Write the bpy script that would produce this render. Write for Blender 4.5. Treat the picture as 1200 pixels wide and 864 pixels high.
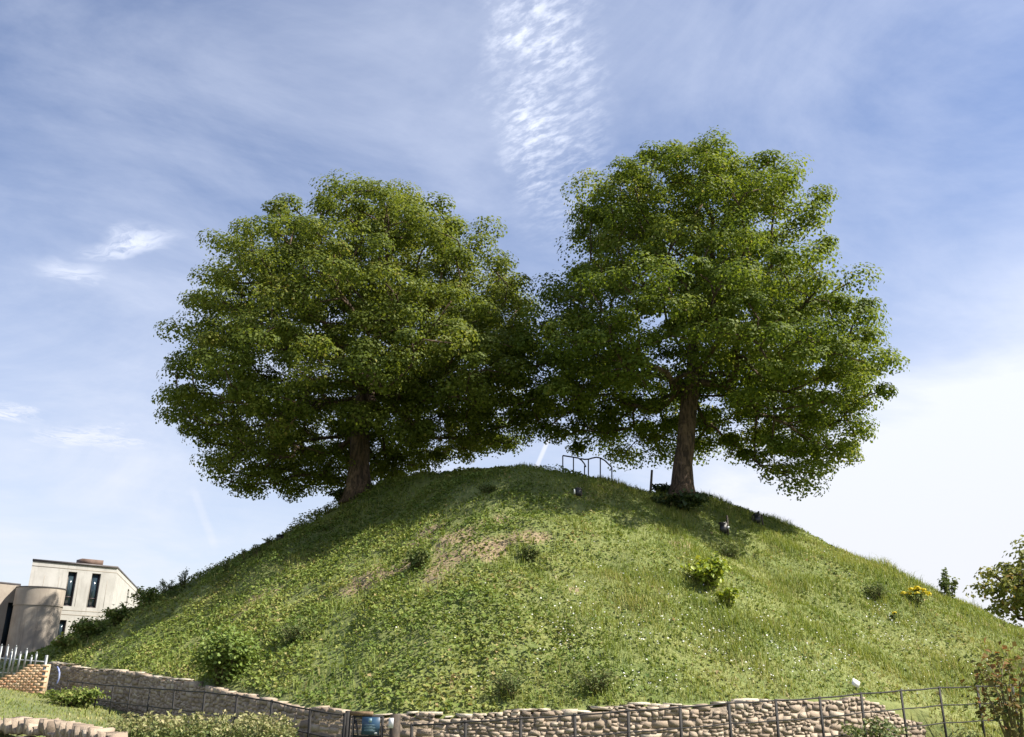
import bpy, math, random
import numpy as np
from mathutils import Vector, Matrix
rnd = random.Random(7)
rng = np.random.default_rng(11)
scene = bpy.context.scene
for o in list(bpy.data.objects): bpy.data.objects.remove(o)

# ------------------------------------------------------------------ camera
FPX = 1050.0
PITCH = math.atan(371 / FPX)
ROLL = math.radians(0.7)
EYE = np.array([0.0, 0.0, 1.7])
_Rx = np.array([[1, 0, 0], [0, -math.sin(PITCH), -math.cos(PITCH)], [0, math.cos(PITCH), -math.sin(PITCH)]])
_Rz = np.array([[math.cos(ROLL), -math.sin(ROLL), 0], [math.sin(ROLL), math.cos(ROLL), 0], [0, 0, 1]])
CR = _Rx @ _Rz
cam_data = bpy.data.cameras.new('camera')
cam_data.sensor_width = 36.0
cam_data.lens = FPX / 1200 * 36.0
cam_data.clip_end = 5000
cam = bpy.data.objects.new('camera', cam_data)
scene.collection.objects.link(cam)
M4 = Matrix([list(CR[i]) + [EYE[i]] for i in range(3)] + [[0, 0, 0, 1]])
cam.matrix_world = M4
scene.camera = cam

def ray(x, y):
    return CR @ np.array([(x - 600) / FPX, -(y - 432) / FPX, -1.0])
def at(x, y, Y):
    d = ray(x, y)
    return EYE + d * (Y / d[1])

# ------------------------------------------------------------------ light
SUN_EL, SUN_AZ = math.radians(50), math.radians(9)     # azimuth: from +x turned towards the viewer
sdir = Vector((math.cos(SUN_EL) * math.cos(SUN_AZ), -math.cos(SUN_EL) * math.sin(SUN_AZ), math.sin(SUN_EL)))
sun_l = bpy.data.lights.new('sun', 'SUN')
sun_l.energy = 5.0
sun_l.angle = math.radians(0.5)
sun_l.color = (1.0, 0.93, 0.80)
sun = bpy.data.objects.new('sun', sun_l)
sun.rotation_euler = sdir.to_track_quat('Z', 'Y').to_euler()
sun.location = (30, -10, 40)
scene.collection.objects.link(sun)

scene.view_settings.view_transform = 'Standard'
scene.view_settings.look = 'None'
scene.view_settings.gamma = 1
scene.view_settings.use_curve_mapping = False
scene.view_settings.exposure = 1.12
scene.cycles.max_bounces = 6
scene.cycles.transparent_max_bounces = 4

# ---- node expression helper
class X:
    nt = None
    def __init__(s, sock): s.s = sock
    @staticmethod
    def m(op, a, b=None, c=None, clamp=False):
        n = X.nt.nodes.new('ShaderNodeMath'); n.operation = op; n.use_clamp = clamp
        for i, v in enumerate((a, b, c)):
            if v is None: continue
            if isinstance(v, X): X.nt.links.new(v.s, n.inputs[i])
            else: n.inputs[i].default_value = v
        return X(n.outputs[0])
    def __add__(s, o): return X.m('ADD', s, o)
    def __radd__(s, o): return X.m('ADD', o, s)
    def __sub__(s, o): return X.m('SUBTRACT', s, o)
    def __rsub__(s, o): return X.m('SUBTRACT', o, s)
    def __mul__(s, o): return X.m('MULTIPLY', s, o)
    def __rmul__(s, o): return X.m('MULTIPLY', o, s)
    def __truediv__(s, o): return X.m('DIVIDE', s, o)
def sstep(v, a, b, lo=0.0, hi=1.0):
    n = X.nt.nodes.new('ShaderNodeMapRange'); n.interpolation_type = 'SMOOTHSTEP'
    X.nt.links.new(v.s, n.inputs[0])
    if a <= b:
        n.inputs[1].default_value = a; n.inputs[2].default_value = b; n.inputs[3].default_value = lo; n.inputs[4].default_value = hi
    else:
        n.inputs[1].default_value = b; n.inputs[2].default_value = a; n.inputs[3].default_value = hi; n.inputs[4].default_value = lo
    return X(n.outputs[0])
def comb(x, y, z):
    n = X.nt.nodes.new('ShaderNodeCombineXYZ')
    for i, v in enumerate((x, y, z)):
        if isinstance(v, X): X.nt.links.new(v.s, n.inputs[i])
        else: n.inputs[i].default_value = v
    return n.outputs[0]
def sep(sock):
    n = X.nt.nodes.new('ShaderNodeSeparateXYZ'); X.nt.links.new(sock, n.inputs[0])
    return [X(n.outputs[i]) for i in range(3)]
def noise(vec, scale, detail=4, rough=0.55, dist=0.0):
    n = X.nt.nodes.new('ShaderNodeTexNoise')
    X.nt.links.new(vec, n.inputs['Vector'])
    n.inputs['Scale'].default_value = scale; n.inputs['Detail'].default_value = detail
    n.inputs['Roughness'].default_value = rough; n.inputs['Distortion'].default_value = dist
    return X(n.outputs[0])
def mixc(fac, a, b):
    n = X.nt.nodes.new('ShaderNodeMix'); n.data_type = 'RGBA'
    if isinstance(fac, X): X.nt.links.new(fac.s, n.inputs[0])
    else: n.inputs[0].default_value = fac
    for i, v in ((6, a), (7, b)):
        if isinstance(v, (tuple, list)): n.inputs[i].default_value = (*v, 1)
        else: X.nt.links.new(v, n.inputs[i])
    return n.outputs[2]

world = bpy.data.worlds.new('World'); scene.world = world
world.use_nodes = True
X.nt = world.node_tree
X.nt.nodes.clear()
bg = X.nt.nodes.new('ShaderNodeBackground'); outw = X.nt.nodes.new('ShaderNodeOutputWorld')
X.nt.links.new(bg.outputs[0], outw.inputs[0])
bg.inputs[1].default_value = 0.071
sky = X.nt.nodes.new('ShaderNodeTexSky'); sky.sky_type = 'NISHITA'; sky.sun_disc = False
sky.sun_elevation = SUN_EL; sky.sun_rotation = math.pi / 2 + SUN_AZ
sky.air_density = 1.0; sky.dust_density = 0.6; sky.ozone_density = 2.2
tc = X.nt.nodes.new('ShaderNodeTexCoord')
dx, dy, dz = sep(tc.outputs['Generated'])
zc = X.m('MAXIMUM', dz, 0.03)
px, py = dx / zc, dy / zc                       # a cloud layer one unit above the ground
P = comb(px, py, 0.0)
zc2 = zc + 0.22
Q = comb(dx / zc2, dy / zc2, dz * 0.8)           # same layer, less stretched at the horizon
# thin veil of cirrus
n1 = noise(Q, 1.7, 7, 0.62, 0.6)
n2 = noise(comb(dx / zc2 * 1.0 + dy / zc2 * 0.5, dy / zc2 * 2.6 - dx / zc2 * 1.2, 3.0), 1.6, 8, 0.65, 0.8)
n3 = noise(comb(dx / zc2, dy / zc2 * 0.7, 7.0), 0.9, 4, 0.55, 0.3)
veil = sstep(n1, 0.30, 0.85) * 0.36 + sstep(n2, 0.36, 0.9) * 0.12 + sstep(n3, 0.4, 0.75) * 0.20
# contrail-like patch of rippled cloud, high above
wob = noise(P, 5.0, 6, 0.65) - 0.5
wob2 = noise(comb(px, py, 4.0), 2.2, 3, 0.5) - 0.5
pxw = px + wob * 0.20 + wob2 * 0.10
dl = pxw - ((py - 1.12) * 0.125 - 0.078)
dr = pxw - ((py - 1.1) * 0.08 + 0.138)
band = sstep(dl, -0.02, 0.07) * sstep(dr, 0.045, -0.07) * sstep(py + wob * 0.5, 2.06, 1.45) * sstep(py, 0.75, 0.95)
rip = noise(comb(px * 1.0 - py * 0.85, py * 1.9 + px * 1.9, 0.0), 19.0, 5, 0.62, 0.25)
rip2 = noise(P, 6.5, 3, 0.5)
edgeb = sstep(dl, 0.16, 0.0) * 0.3 + 0.5
patch = band * (sstep(rip, 0.36, 0.72) * 0.8 + 0.14) * (sstep(rip2, 0.30, 0.62) * 0.65 + 0.35) * (edgeb + 0.2)
# small bright wisps low on the left
def wisp(cx, cy, ang, la, lb, amp, seed):
    c, s_ = math.cos(ang), math.sin(ang)
    wn = noise(comb(px, py, seed), 3.0, 4, 0.6) - 0.5
    u = (px - cx) * c + (py - cy) * s_
    v = (py - cy) * c - (px - cx) * s_ + wn * 0.6 * lb * 6
    r = X.m('SQRT', (u / la) * (u / la) + (v / lb) * (v / lb))
    tex = noise(comb(u * 1.0, v * 3.0, seed), 7.0, 6, 0.7, 0.5)
    return sstep(r, 1.0, 0.1) * sstep(tex, 0.3, 0.62) * amp
def pl(x, y):
    d = ray(x, y); return d[0] / d[2], d[1] / d[2]
def wisp_px(x0, y0, x1, y1, width, amp, seed):
    a, b = pl(x0, y0), pl(x1, y1)
    return wisp((a[0] + b[0]) / 2, (a[1] + b[1]) / 2, math.atan2(b[1] - a[1], b[0] - a[0]), math.hypot(a[0] - b[0], a[1] - b[1]) * 0.62, width, amp, seed)
wisps = wisp_px(90, 300, 215, 274, 0.08, 0.6, 1.3) + wisp_px(35, 312, 130, 322, 0.10, 0.38, 5.1) + wisp_px(-30, 470, 45, 497, 0.22, 0.5, 9.7) + wisp_px(50, 500, 150, 528, 0.34, 0.42, 12.2)
# white haze bank low on the right, and a weaker one over the whole horizon
hb = noise(comb(dx * 1.2, dy, dz * 3.2), 2.6, 6, 0.6, 0.4)
slope = dz - dx * 0.55 + (hb - 0.5) * 0.34
bank = sstep(slope, 0.22, -0.20)
low = sstep(dz, 0.60, 0.0)
# contrail stub behind the tree tops
a, b = ray(644, 512), ray(625, 556)
nrm = np.cross(a, b); nrm /= np.linalg.norm(nrm)
cd = X.m('ABSOLUTE', dx * float(nrm[0]) + dy * float(nrm[1]) + dz * float(nrm[2]))
mid = (a / np.linalg.norm(a) + b / np.linalg.norm(b)); mid /= np.linalg.norm(mid)
cm = dx * float(mid[0]) + dy * float(mid[1]) + dz * float(mid[2])
stub = sstep(cd, 0.0034, 0.0010) * sstep(cm, 0.9990, 0.9997) * 0.38
a, b = ray(232, 588), ray(247, 628)
nrm = np.cross(a, b); nrm /= np.linalg.norm(nrm)
cd = X.m('ABSOLUTE', dx * float(nrm[0]) + dy * float(nrm[1]) + dz * float(nrm[2]))
mid = (a / np.linalg.norm(a) + b / np.linalg.norm(b)); mid /= np.linalg.norm(mid)
cm = dx * float(mid[0]) + dy * float(mid[1]) + dz * float(mid[2])
stub = stub + sstep(cd, 0.006, 0.001) * sstep(cm, 0.9992, 0.9998) * 0.12
tot = veil + patch * 0.85 + wisps + bank * 0.9 + low * 0.55 + stub
tot = X.m('MINIMUM', tot, 0.96)
skyt = mixc(1.0, sky.outputs[0], (0.99, 0.985, 1.10)); skyt.node.blend_type = 'MULTIPLY'
cloudc = mixc(sstep(dz, 0.5, 0.0), (6.5, 6.9, 8.0), (6.0, 6.05, 6.3))
X.nt.links.new(mixc(tot, skyt, cloudc), bg.inputs[0])

# ------------------------------------------------------------------ helpers
col = scene.collection
def link(o, parent=None):
    col.objects.link(o)
    if parent is not None:
        o.parent = parent
        if parent.type == 'EMPTY' or True:
            o.matrix_parent_inverse = Matrix.Translation(-Vector(parent.location)) if parent.parent is None else Matrix.Translation(-Vector(parent.location))
    return o
def tag(o, label=None, cat=None, group=None, kind=None):
    if label: o['label'] = label
    if cat: o['category'] = cat
    if group: o['group'] = group
    if kind: o['kind'] = kind
    return o
def thing(name, loc, label, cat, group=None):
    o = bpy.data.objects.new(name, None); o.location = Vector([float(v) for v in loc]); o.empty_display_size = 0.2
    col.objects.link(o)
    return tag(o, label, cat, group)
def np_mesh(name, V, polys, mat, parent=None, attrs=None, smooth=False):
    """polys: list of (M,k) int arrays; attrs: dict name -> per-face array"""
    me = bpy.data.meshes.new(name)
    V = np.asarray(V, dtype=np.float32)
    polys = [np.asarray(p, dtype=np.int32) for p in polys if len(p)]
    nl = sum(p.size for p in polys); nf = sum(len(p) for p in polys)
    me.vertices.add(len(V)); me.loops.add(nl); me.polygons.add(nf)
    me.vertices.foreach_set('co', V.ravel())
    me.loops.foreach_set('vertex_index', np.concatenate([p.ravel() for p in polys]))
    tot = np.concatenate([np.full(len(p), p.shape[1], dtype=np.int32) for p in polys])
    me.polygons.foreach_set('loop_start', np.concatenate([[0], np.cumsum(tot)[:-1]]).astype(np.int32))
    if smooth: me.polygons.foreach_set('use_smooth', np.ones(nf, dtype=bool))
    me.update(calc_edges=True)
    if attrs:
        for k, v in attrs.items():
            at_ = me.attributes.new(k, 'FLOAT', 'FACE'); at_.data.foreach_set('value', np.asarray(v, dtype=np.float32))
    if mat is not None: me.materials.append(mat)
    o = bpy.data.objects.new(name, me)
    if parent is not None:      # vertices are given in world space: shift into the parent's frame
        wl = Vector((0, 0, 0)); q = parent
        while q is not None: wl += q.location; q = q.parent
        me.transform(Matrix.Translation(-wl)); o.parent = parent
    col.objects.link(o)
    return o
class MB:
    def __init__(s): s.V = []; s.F4 = []; s.F3 = []; s.n = 0
    def add(s, V, quads=(), tris=()):
        V = np.asarray(V, float); s.V.append(V)
        if len(quads): s.F4.append(np.asarray(quads) + s.n)
        if len(tris): s.F3.append(np.asarray(tris) + s.n)
        s.n += len(V)
    def hexa(s, c):          # 8 corners: bottom ccw 0-3, top ccw 4-7
        s.add(c, [[3, 2, 1, 0], [4, 5, 6, 7], [0, 1, 5, 4], [1, 2, 6, 5], [2, 3, 7, 6], [3, 0, 4, 7]])
    def box(s, c, size, rz=0.0, tilt=None):
        x, y, z = [v / 2 for v in size]
        V = np.array([[-x, -y, -z], [x, -y, -z], [x, y, -z], [-x, y, -z], [-x, -y, z], [x, -y, z], [x, y, z], [-x, y, z]])
        if tilt is not None: V = V @ np.array(tilt).T
        cc, ss = math.cos(rz), math.sin(rz)
        V = V @ np.array([[cc, ss, 0], [-ss, cc, 0], [0, 0, 1]])
        s.hexa(V + np.asarray(c, float))
    def tube(s, pts, rad, n=8, cap=True):
        pts = np.asarray(pts, float); k = len(pts)
        rad = np.full(k, rad) if np.isscalar(rad) else np.asarray(rad, float)
        T = np.gradient(pts, axis=0); T /= np.linalg.norm(T, axis=1)[:, None] + 1e-9
        ref = np.array([0.31, 0.9, 0.17]) if abs(T[:, 2]).mean() > 0.6 else np.array([0.05, 0.1, 1.0])
        U = np.cross(T, ref); U /= np.linalg.norm(U, axis=1)[:, None] + 1e-9
        W = np.cross(T, U)
        a = np.linspace(0, 2 * math.pi, n, endpoint=False)
        V = pts[:, None] + rad[:, None, None] * (np.cos(a)[None, :, None] * U[:, None] + np.sin(a)[None, :, None] * W[:, None])
        q = []
        i = np.arange(k - 1)[:, None] * n; j = np.arange(n)[None]
        q = np.stack([i + j, i + (j + 1) % n, i + n + (j + 1) % n, i + n + j], -1).reshape(-1, 4)
        V = V.reshape(-1, 3)
        tr = []
        if cap:
            V = np.concatenate([V, pts[:1], pts[-1:]]); b = k * n
            tr = [[b, (m + 1) % n, m] for m in range(n)] + [[b + 1, b - n + m, b - n + (m + 1) % n] for m in range(n)]
        s.add(V, q, tr)
    def build(s, name, mat, parent=None, smooth=False):
        return np_mesh(name, np.concatenate(s.V), [np.concatenate(s.F4) if s.F4 else [], np.concatenate(s.F3) if s.F3 else []], mat, parent, smooth=smooth)

# numpy value noise
_tab = rng.random((64, 64, 64))
def vnoise(p):
    p = np.asarray(p, float); i = np.floor(p).astype(int); f = p - i; f = f * f * (3 - 2 * f)
    r = 0
    for a_ in (0, 1):
        for b_ in (0, 1):
            for c_ in (0, 1):
                w = (f[..., 0] if a_ else 1 - f[..., 0]) * (f[..., 1] if b_ else 1 - f[..., 1]) * (f[..., 2] if c_ else 1 - f[..., 2])
                r = r + w * _tab[(i[..., 0] + a_) % 64, (i[..., 1] + b_) % 64, (i[..., 2] + c_) % 64]
    return r
def fbm(x, y, s, seed=0.0, octv=4, z=None):
    z = np.zeros_like(x) if z is None else z
    r = 0; a = 0.5; t = 0
    for o in range(octv):
        k = s * 2 ** o
        r = r + a * vnoise(np.stack([x * k + seed * 3.7, y * k + seed * 1.9, z * k + seed], -1)); t += a; a *= 0.5
    return r / t

# ------------------------------------------------------------------ materials
def new_mat(name):
    m = bpy.data.materials.new(name); m.use_nodes = True
    X.nt = m.node_tree
    bs = m.node_tree.nodes['Principled BSDF']
    return m, bs, m.node_tree
def objpos():
    n = X.nt.nodes.new('ShaderNodeNewGeometry'); return n.outputs['Position']
def bump(bs, h, strength, dist=0.02):
    n = X.nt.nodes.new('ShaderNodeBump'); n.inputs['Strength'].default_value = strength; n.inputs['Distance'].default_value = dist
    X.nt.links.new(h.s, n.inputs['Height']); X.nt.links.new(n.outputs[0], bs.inputs['Normal'])
def ramp(fac, stops):
    n = X.nt.nodes.new('ShaderNodeValToRGB'); X.nt.links.new(fac.s, n.inputs[0])
    e = n.color_ramp.elements
    while len(e) < len(stops): e.new(0.5)
    for el, (p, c) in zip(e, stops): el.position = p; el.color = (*c, 1)
    return n.outputs[0]
def attr(name):
    n = X.nt.nodes.new('ShaderNodeAttribute'); n.attribute_name = name; return X(n.outputs['Fac'])
def leaf_mat(name, stops, rough=0.5, trans=0.3, spec=0.35):
    m, bs, nt = new_mat(name)
    c = ramp(attr('tint'), stops)
    nt.links.new(c, bs.inputs['Base Color']); bs.inputs['Roughness'].default_value = rough
    bs.inputs['Specular IOR Level'].default_value = spec
    tr = nt.nodes.new('ShaderNodeBsdfTranslucent')
    hs = nt.nodes.new('ShaderNodeHueSaturation'); hs.inputs['Saturation'].default_value = 1.1; hs.inputs['Value'].default_value = 1.25; hs.inputs['Hue'].default_value = 0.485
    nt.links.new(c, hs.inputs['Color']); nt.links.new(hs.outputs[0], tr.inputs[0])
    mx = nt.nodes.new('ShaderNodeMixShader'); mx.inputs[0].default_value = trans
    nt.links.new(bs.outputs[0], mx.inputs[1]); nt.links.new(tr.outputs[0], mx.inputs[2])
    nt.links.new(mx.outputs[0], nt.nodes['Material Output'].inputs[0])
    return m
def rough_mat(name, c0, c1, scale=6.0, rough=0.85, bstr=0.4, bdist=0.02, c2=None, metallic=0.0):
    m, bs, nt = new_mat(name)
    p = objpos(); n = noise(p, scale, 6, 0.6)
    c = mixc(sstep(n, 0.3, 0.7), c0, c1)
    if c2 is not None: c = mixc(sstep(noise(p, scale * 0.27, 3, 0.5), 0.5, 0.72), c, c2)
    nt.links.new(c, bs.inputs['Base Color']); bs.inputs['Roughness'].default_value = rough; bs.inputs['Metallic'].default_value = metallic
    if bstr: bump(bs, noise(p, scale * 3, 5, 0.65), bstr, bdist)
    return m
M = {}
M['crown_a'] = leaf_mat('maple_leaves', [(0.0, (0.066, 0.098, 0.018)), (0.45, (0.130, 0.170, 0.030)), (0.8, (0.190, 0.220, 0.044)), (1.0, (0.28, 0.25, 0.07))], 0.6, 0.45, 0.2)
M['crown_b'] = leaf_mat('sycamore_leaves', [(0.0, (0.064, 0.102, 0.018)), (0.45, (0.130, 0.180, 0.028)), (0.8, (0.195, 0.235, 0.042)), (1.0, (0.28, 0.27, 0.065))], 0.6, 0.45, 0.2)
M['bark_plain'] = rough_mat('bark', (0.05, 0.034, 0.024), (0.12, 0.08, 0.055), 5.0, 0.9, 1.0, 0.08, (0.20, 0.145, 0.10))
def bark_mat():
    m, bs, nt = new_mat('furrowed_bark')
    p = objpos(); x, y, z = sep(p)
    fur = noise(comb(x * 9, y * 9, z * 1.6), 1.3, 6, 0.65, 0.6); n = noise(p, 2.2, 4, 0.6)
    c = mixc(sstep(fur, 0.38, 0.62), (0.035, 0.024, 0.018), (0.15, 0.10, 0.072))
    c = mixc(sstep(n, 0.52, 0.68, 0, 0.7), c, (0.24, 0.165, 0.115))
    nt.links.new(c, bs.inputs['Base Color']); bs.inputs['Roughness'].default_value = 0.95
    bump(bs, fur, 1.0, 0.12); return m
M['bark'] = bark_mat()
M['grass'] = leaf_mat('grass_blades', [(0.0, (0.095, 0.150, 0.028)), (0.35, (0.185, 0.240, 0.048)), (0.7, (0.285, 0.30, 0.085)), (1.0, (0.46, 0.39, 0.20))], 0.6, 0.3, 0.25)
M['cover'] = leaf_mat('bramble_leaves', [(0.0, (0.06, 0.105, 0.024)), (0.4, (0.150, 0.205, 0.046)), (0.75, (0.245, 0.27, 0.078)), (1.0, (0.36, 0.28, 0.14))], 0.65, 0.25, 0.15)
M['far_leaves'] = leaf_mat('yellowing_leaves', [(0.0, (0.07, 0.10, 0.025)), (0.5, (0.16, 0.19, 0.045)), (0.85, (0.25, 0.25, 0.06)), (1.0, (0.32, 0.22, 0.07))], 0.6, 0.4, 0.2)
M['weed'] = leaf_mat('weed_leaves', [(0.0, (0.055, 0.09, 0.028)), (0.5, (0.125, 0.165, 0.052)), (1.0, (0.22, 0.23, 0.09))], 0.65, 0.3, 0.2)
M['bush'] = leaf_mat('bush_leaves', [(0.0, (0.08, 0.13, 0.03)), (0.5, (0.17, 0.24, 0.055)), (1.0, (0.27, 0.32, 0.09))], 0.6, 0.3, 0.25)
M['lime'] = leaf_mat('lime_leaves', [(0.0, (0.11, 0.17, 0.02)), (0.5, (0.26, 0.33, 0.04)), (1.0, (0.46, 0.48, 0.08))], 0.5, 0.28)
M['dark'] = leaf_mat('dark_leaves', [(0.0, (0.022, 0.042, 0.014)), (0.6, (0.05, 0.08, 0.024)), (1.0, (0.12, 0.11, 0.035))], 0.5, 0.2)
M['red'] = leaf_mat('russet_leaves', [(0.0, (0.045, 0.07, 0.02)), (0.5, (0.12, 0.11, 0.035)), (0.8, (0.21, 0.11, 0.045)), (1.0, (0.34, 0.17, 0.05))], 0.75, 0.25, 0.1)
M['cream'] = leaf_mat('cream_heads', [(0.0, (0.06, 0.10, 0.025)), (0.5, (0.14, 0.175, 0.055)), (0.8, (0.26, 0.26, 0.11)), (1.0, (0.40, 0.36, 0.19))], 0.6, 0.25)
M['white'] = leaf_mat('white_petals', [(0.0, (0.62, 0.62, 0.58)), (1.0, (0.8, 0.8, 0.78))], 0.6, 0.2)
M['yellow'] = leaf_mat('yellow_petals', [(0.0, (0.55, 0.45, 0.02)), (1.0, (0.72, 0.62, 0.03))], 0.6, 0.2)
M['tan'] = leaf_mat('dry_heads', [(0.0, (0.16, 0.09, 0.045)), (1.0, (0.38, 0.26, 0.14))], 0.8, 0.15)
M['stem'] = rough_mat('stem', (0.10, 0.10, 0.04), (0.16, 0.13, 0.07), 20, 0.8, 0.0)
M['iron'] = rough_mat('painted_iron', (0.010, 0.010, 0.011), (0.024, 0.021, 0.020), 14, 0.8, 0.15, 0.004)
M['steel'] = rough_mat('galvanised_steel', (0.16, 0.175, 0.19), (0.30, 0.32, 0.34), 9, 0.45, 0.1, 0.004, metallic=0.35)
M['timber'] = rough_mat('dark_timber', (0.035, 0.028, 0.024), (0.075, 0.055, 0.04), 12, 0.8, 0.4, 0.01)
M['brown_timber'] = rough_mat('brown_timber', (0.14, 0.085, 0.05), (0.24, 0.16, 0.09), 12, 0.8, 0.4, 0.01)
M['plastic_black'] = rough_mat('black_plastic', (0.012, 0.012, 0.013), (0.022, 0.022, 0.024), 8, 0.4, 0.0)
M['white_paint'] = rough_mat('white_paint', (0.72, 0.72, 0.70), (0.80, 0.80, 0.78), 10, 0.5, 0.05, 0.003)
M['sign_blue'] = rough_mat('sign_blue', (0.025, 0.062, 0.115), (0.03, 0.075, 0.135), 6, 0.35, 0.0)
M['sign_pale'] = rough_mat('sign_pale', (0.22, 0.36, 0.42), (0.30, 0.43, 0.48), 30, 0.5, 0.0)
M['paper'] = rough_mat('paper', (0.55, 0.56, 0.60), (0.68, 0.68, 0.70), 20, 0.6, 0.0)
M['blue_band'] = rough_mat('blue_plastic', (0.10, 0.14, 0.36), (0.38, 0.42, 0.58), 9, 0.4, 0.0)

# stone, mortar, brick, concrete
def stone_mat():
    m, bs, nt = new_mat('rubble_stone')
    p = objpos(); n = noise(p, 9.0, 6, 0.65)
    t = attr('tint')
    c = ramp(t * 0.75 + n * 0.25, [(0.0, (0.15, 0.115, 0.088)), (0.35, (0.28, 0.22, 0.168)), (0.65, (0.385, 0.31, 0.24)), (1.0, (0.50, 0.435, 0.35))])
    c = mixc(sstep(noise(p, 2.4, 5, 0.6), 0.58, 0.72, 0, 0.55), c, (0.13, 0.115, 0.085))
    nt.links.new(c, bs.inputs['Base Color']); bs.inputs['Roughness'].default_value = 0.92
    bump(bs, noise(p, 26, 5, 0.7), 0.8, 0.02); return m
M['stone'] = stone_mat()
M['mortar'] = rough_mat('mortar', (0.20, 0.16, 0.12), (0.31, 0.255, 0.195), 7, 0.95, 0.8, 0.04)
M['cope'] = rough_mat('lime_mortar_cap', (0.42, 0.36, 0.28), (0.58, 0.52, 0.43), 5, 0.95, 0.8, 0.04, (0.25, 0.2, 0.15))
def concrete_mat(name, c0, c1, stain, board=True):
    m, bs, nt = new_mat(name)
    tcn = nt.nodes.new('ShaderNodeTexCoord'); p = objpos(); x, y, z = sep(p)
    n = noise(p, 1.1, 6, 0.65); st = noise(comb(x * 3.5, y * 3.5, z * 0.35), 1.5, 5, 0.6)
    c = mixc(sstep(n, 0.35, 0.7), c0, c1)
    c = mixc(sstep(st, 0.50, 0.75, 0, 0.75), c, stain)
    nt.links.new(c, bs.inputs['Base Color']); bs.inputs['Roughness'].default_value = 0.9
    bump(bs, noise(p, 20, 5, 0.7), 0.25, 0.02); return m
M['concrete'] = concrete_mat('pale_concrete', (0.37, 0.36, 0.345), (0.45, 0.44, 0.425), (0.28, 0.265, 0.25))
M['concrete2'] = concrete_mat('weathered_concrete', (0.29, 0.25, 0.215), (0.38, 0.335, 0.285), (0.19, 0.16, 0.135))
M['coping'] = rough_mat('dark_coping', (0.055, 0.05, 0.055), (0.09, 0.08, 0.08), 3, 0.6, 0.1)
M['joint'] = rough_mat('concrete_joint', (0.24, 0.21, 0.18), (0.28, 0.25, 0.21), 6, 0.95, 0.1)  # plain brown-grey colour of the joint lines in the concrete
def glass_mat():
    m, bs, nt = new_mat('window_glass')
    p = objpos()
    c = mixc(sstep(noise(p, 0.6, 3, 0.5), 0.35, 0.7), (0.02, 0.035, 0.05), (0.05, 0.075, 0.09))
    nt.links.new(c, bs.inputs['Base Color']); bs.inputs['Roughness'].default_value = 0.08; bs.inputs['Specular IOR Level'].default_value = 0.7
    return m
M['glass'] = glass_mat()
M['frame'] = rough_mat('dark_frame', (0.03, 0.02, 0.025), (0.06, 0.035, 0.04), 5, 0.5, 0.0)
M['vent'] = rough_mat('brown_plant_box', (0.10, 0.065, 0.05), (0.16, 0.105, 0.085), 4, 0.8, 0.2)
def brick_mat():
    m, bs, nt = new_mat('orange_brick')
    t = attr('tint'); p = objpos()
    c = ramp(t * 0.8 + noise(p, 9, 4, 0.6) * 0.2, [(0.0, (0.36, 0.16, 0.08)), (0.5, (0.50, 0.30, 0.17)), (1.0, (0.58, 0.43, 0.29))])
    nt.links.new(c, bs.inputs['Base Color']); bs.inputs['Roughness'].default_value = 0.9
    bump(bs, noise(p, 40, 4, 0.6), 0.4, 0.01); return m
M['brick'] = brick_mat()
M['pointing'] = rough_mat('pale_pointing', (0.40, 0.30, 0.21), (0.50, 0.40, 0.29), 14, 0.95, 0.3)

# ------------------------------------------------------------------ terrain
def terrain(x, y):
    left = np.clip((-x - 3.5) * 0.125, 0, 4.5) * np.clip((y - 9) / 9, 0, 1)
    right = np.clip(x * 0.052, 0, 1.6) * np.clip((y - 6) / 9, 0, 1)
    return left + right
MCX, MCY, MH = 1.617, 37.819, 9.62
WPX = [(65, 775, 31), (120, 783, 28.5), (180, 788, 26), (260, 803, 22), (330, 818, 19.8), (380, 829, 18.6), (480, 836, 17.8), (550, 836, 17.8), (675, 827, 18.2), (800, 823, 18.8), (900, 818, 19.6), (1000, 814, 20.8), (1060, 822, 22), (1145, 846, 22.6), (1200, 853, 23.4)]
WP = np.array([at(*w) for w in WPX])
_th = np.arctan2(WP[:, 1] - MCY, WP[:, 0] - MCX); _R = np.hypot(WP[:, 1] - MCY, WP[:, 0] - MCX)
_T = np.concatenate([[-math.pi, _th[0] - .5], _th, [_th[-1] + .5, math.pi]]) if _th[0] - .5 > -math.pi else np.concatenate([[-math.pi], _th, [_th[-1] + .5, math.pi]])
_k = len(_T) - len(_th) - 2
_RR = np.concatenate([[22] * _k, _R, [22, 22]]); _ZZ = np.concatenate([[2.0] * _k, WP[:, 2], [1.3, 1.3]])
_ta = np.linspace(-math.pi, math.pi, 1441); _ra = np.interp(_ta, _T, _RR); _za = np.interp(_ta, _T, _ZZ)
_kern = np.exp(-0.5 * (np.arange(-30, 31) / 9.0) ** 2); _kern /= _kern.sum()
_ra = np.convolve(np.pad(_ra, 30, mode='wrap'), _kern, 'valid'); _za = np.convolve(np.pad(_za, 30, mode='wrap'), _kern, 'valid')
PR = np.array([.78, 0.945, 0.885, 0.665, 0.465, 0.251, 0]); PL = np.array([.78, 1.045, 1.035, 0.735, 0.495, 0.255, 0])
_S = np.array([0, .2, .35, .5, .65, .82, 1.0])
_sf = np.linspace(0, 1, 401)
def _smooth(pv):
    v = np.interp(_sf, _S, pv); k = np.exp(-0.5 * (np.arange(-60, 61) / 22.0) ** 2); k /= k.sum()
    ext = np.concatenate([v[1:61][::-1], v, 2 * v[-1] - v[-61:-1][::-1]])
    return np.convolve(ext, k, 'valid')
_pr, _plf = _smooth(PR), _smooth(PL)
def toe(a): return np.interp(a, _ta, _ra), np.interp(a, _ta, _za)
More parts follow.
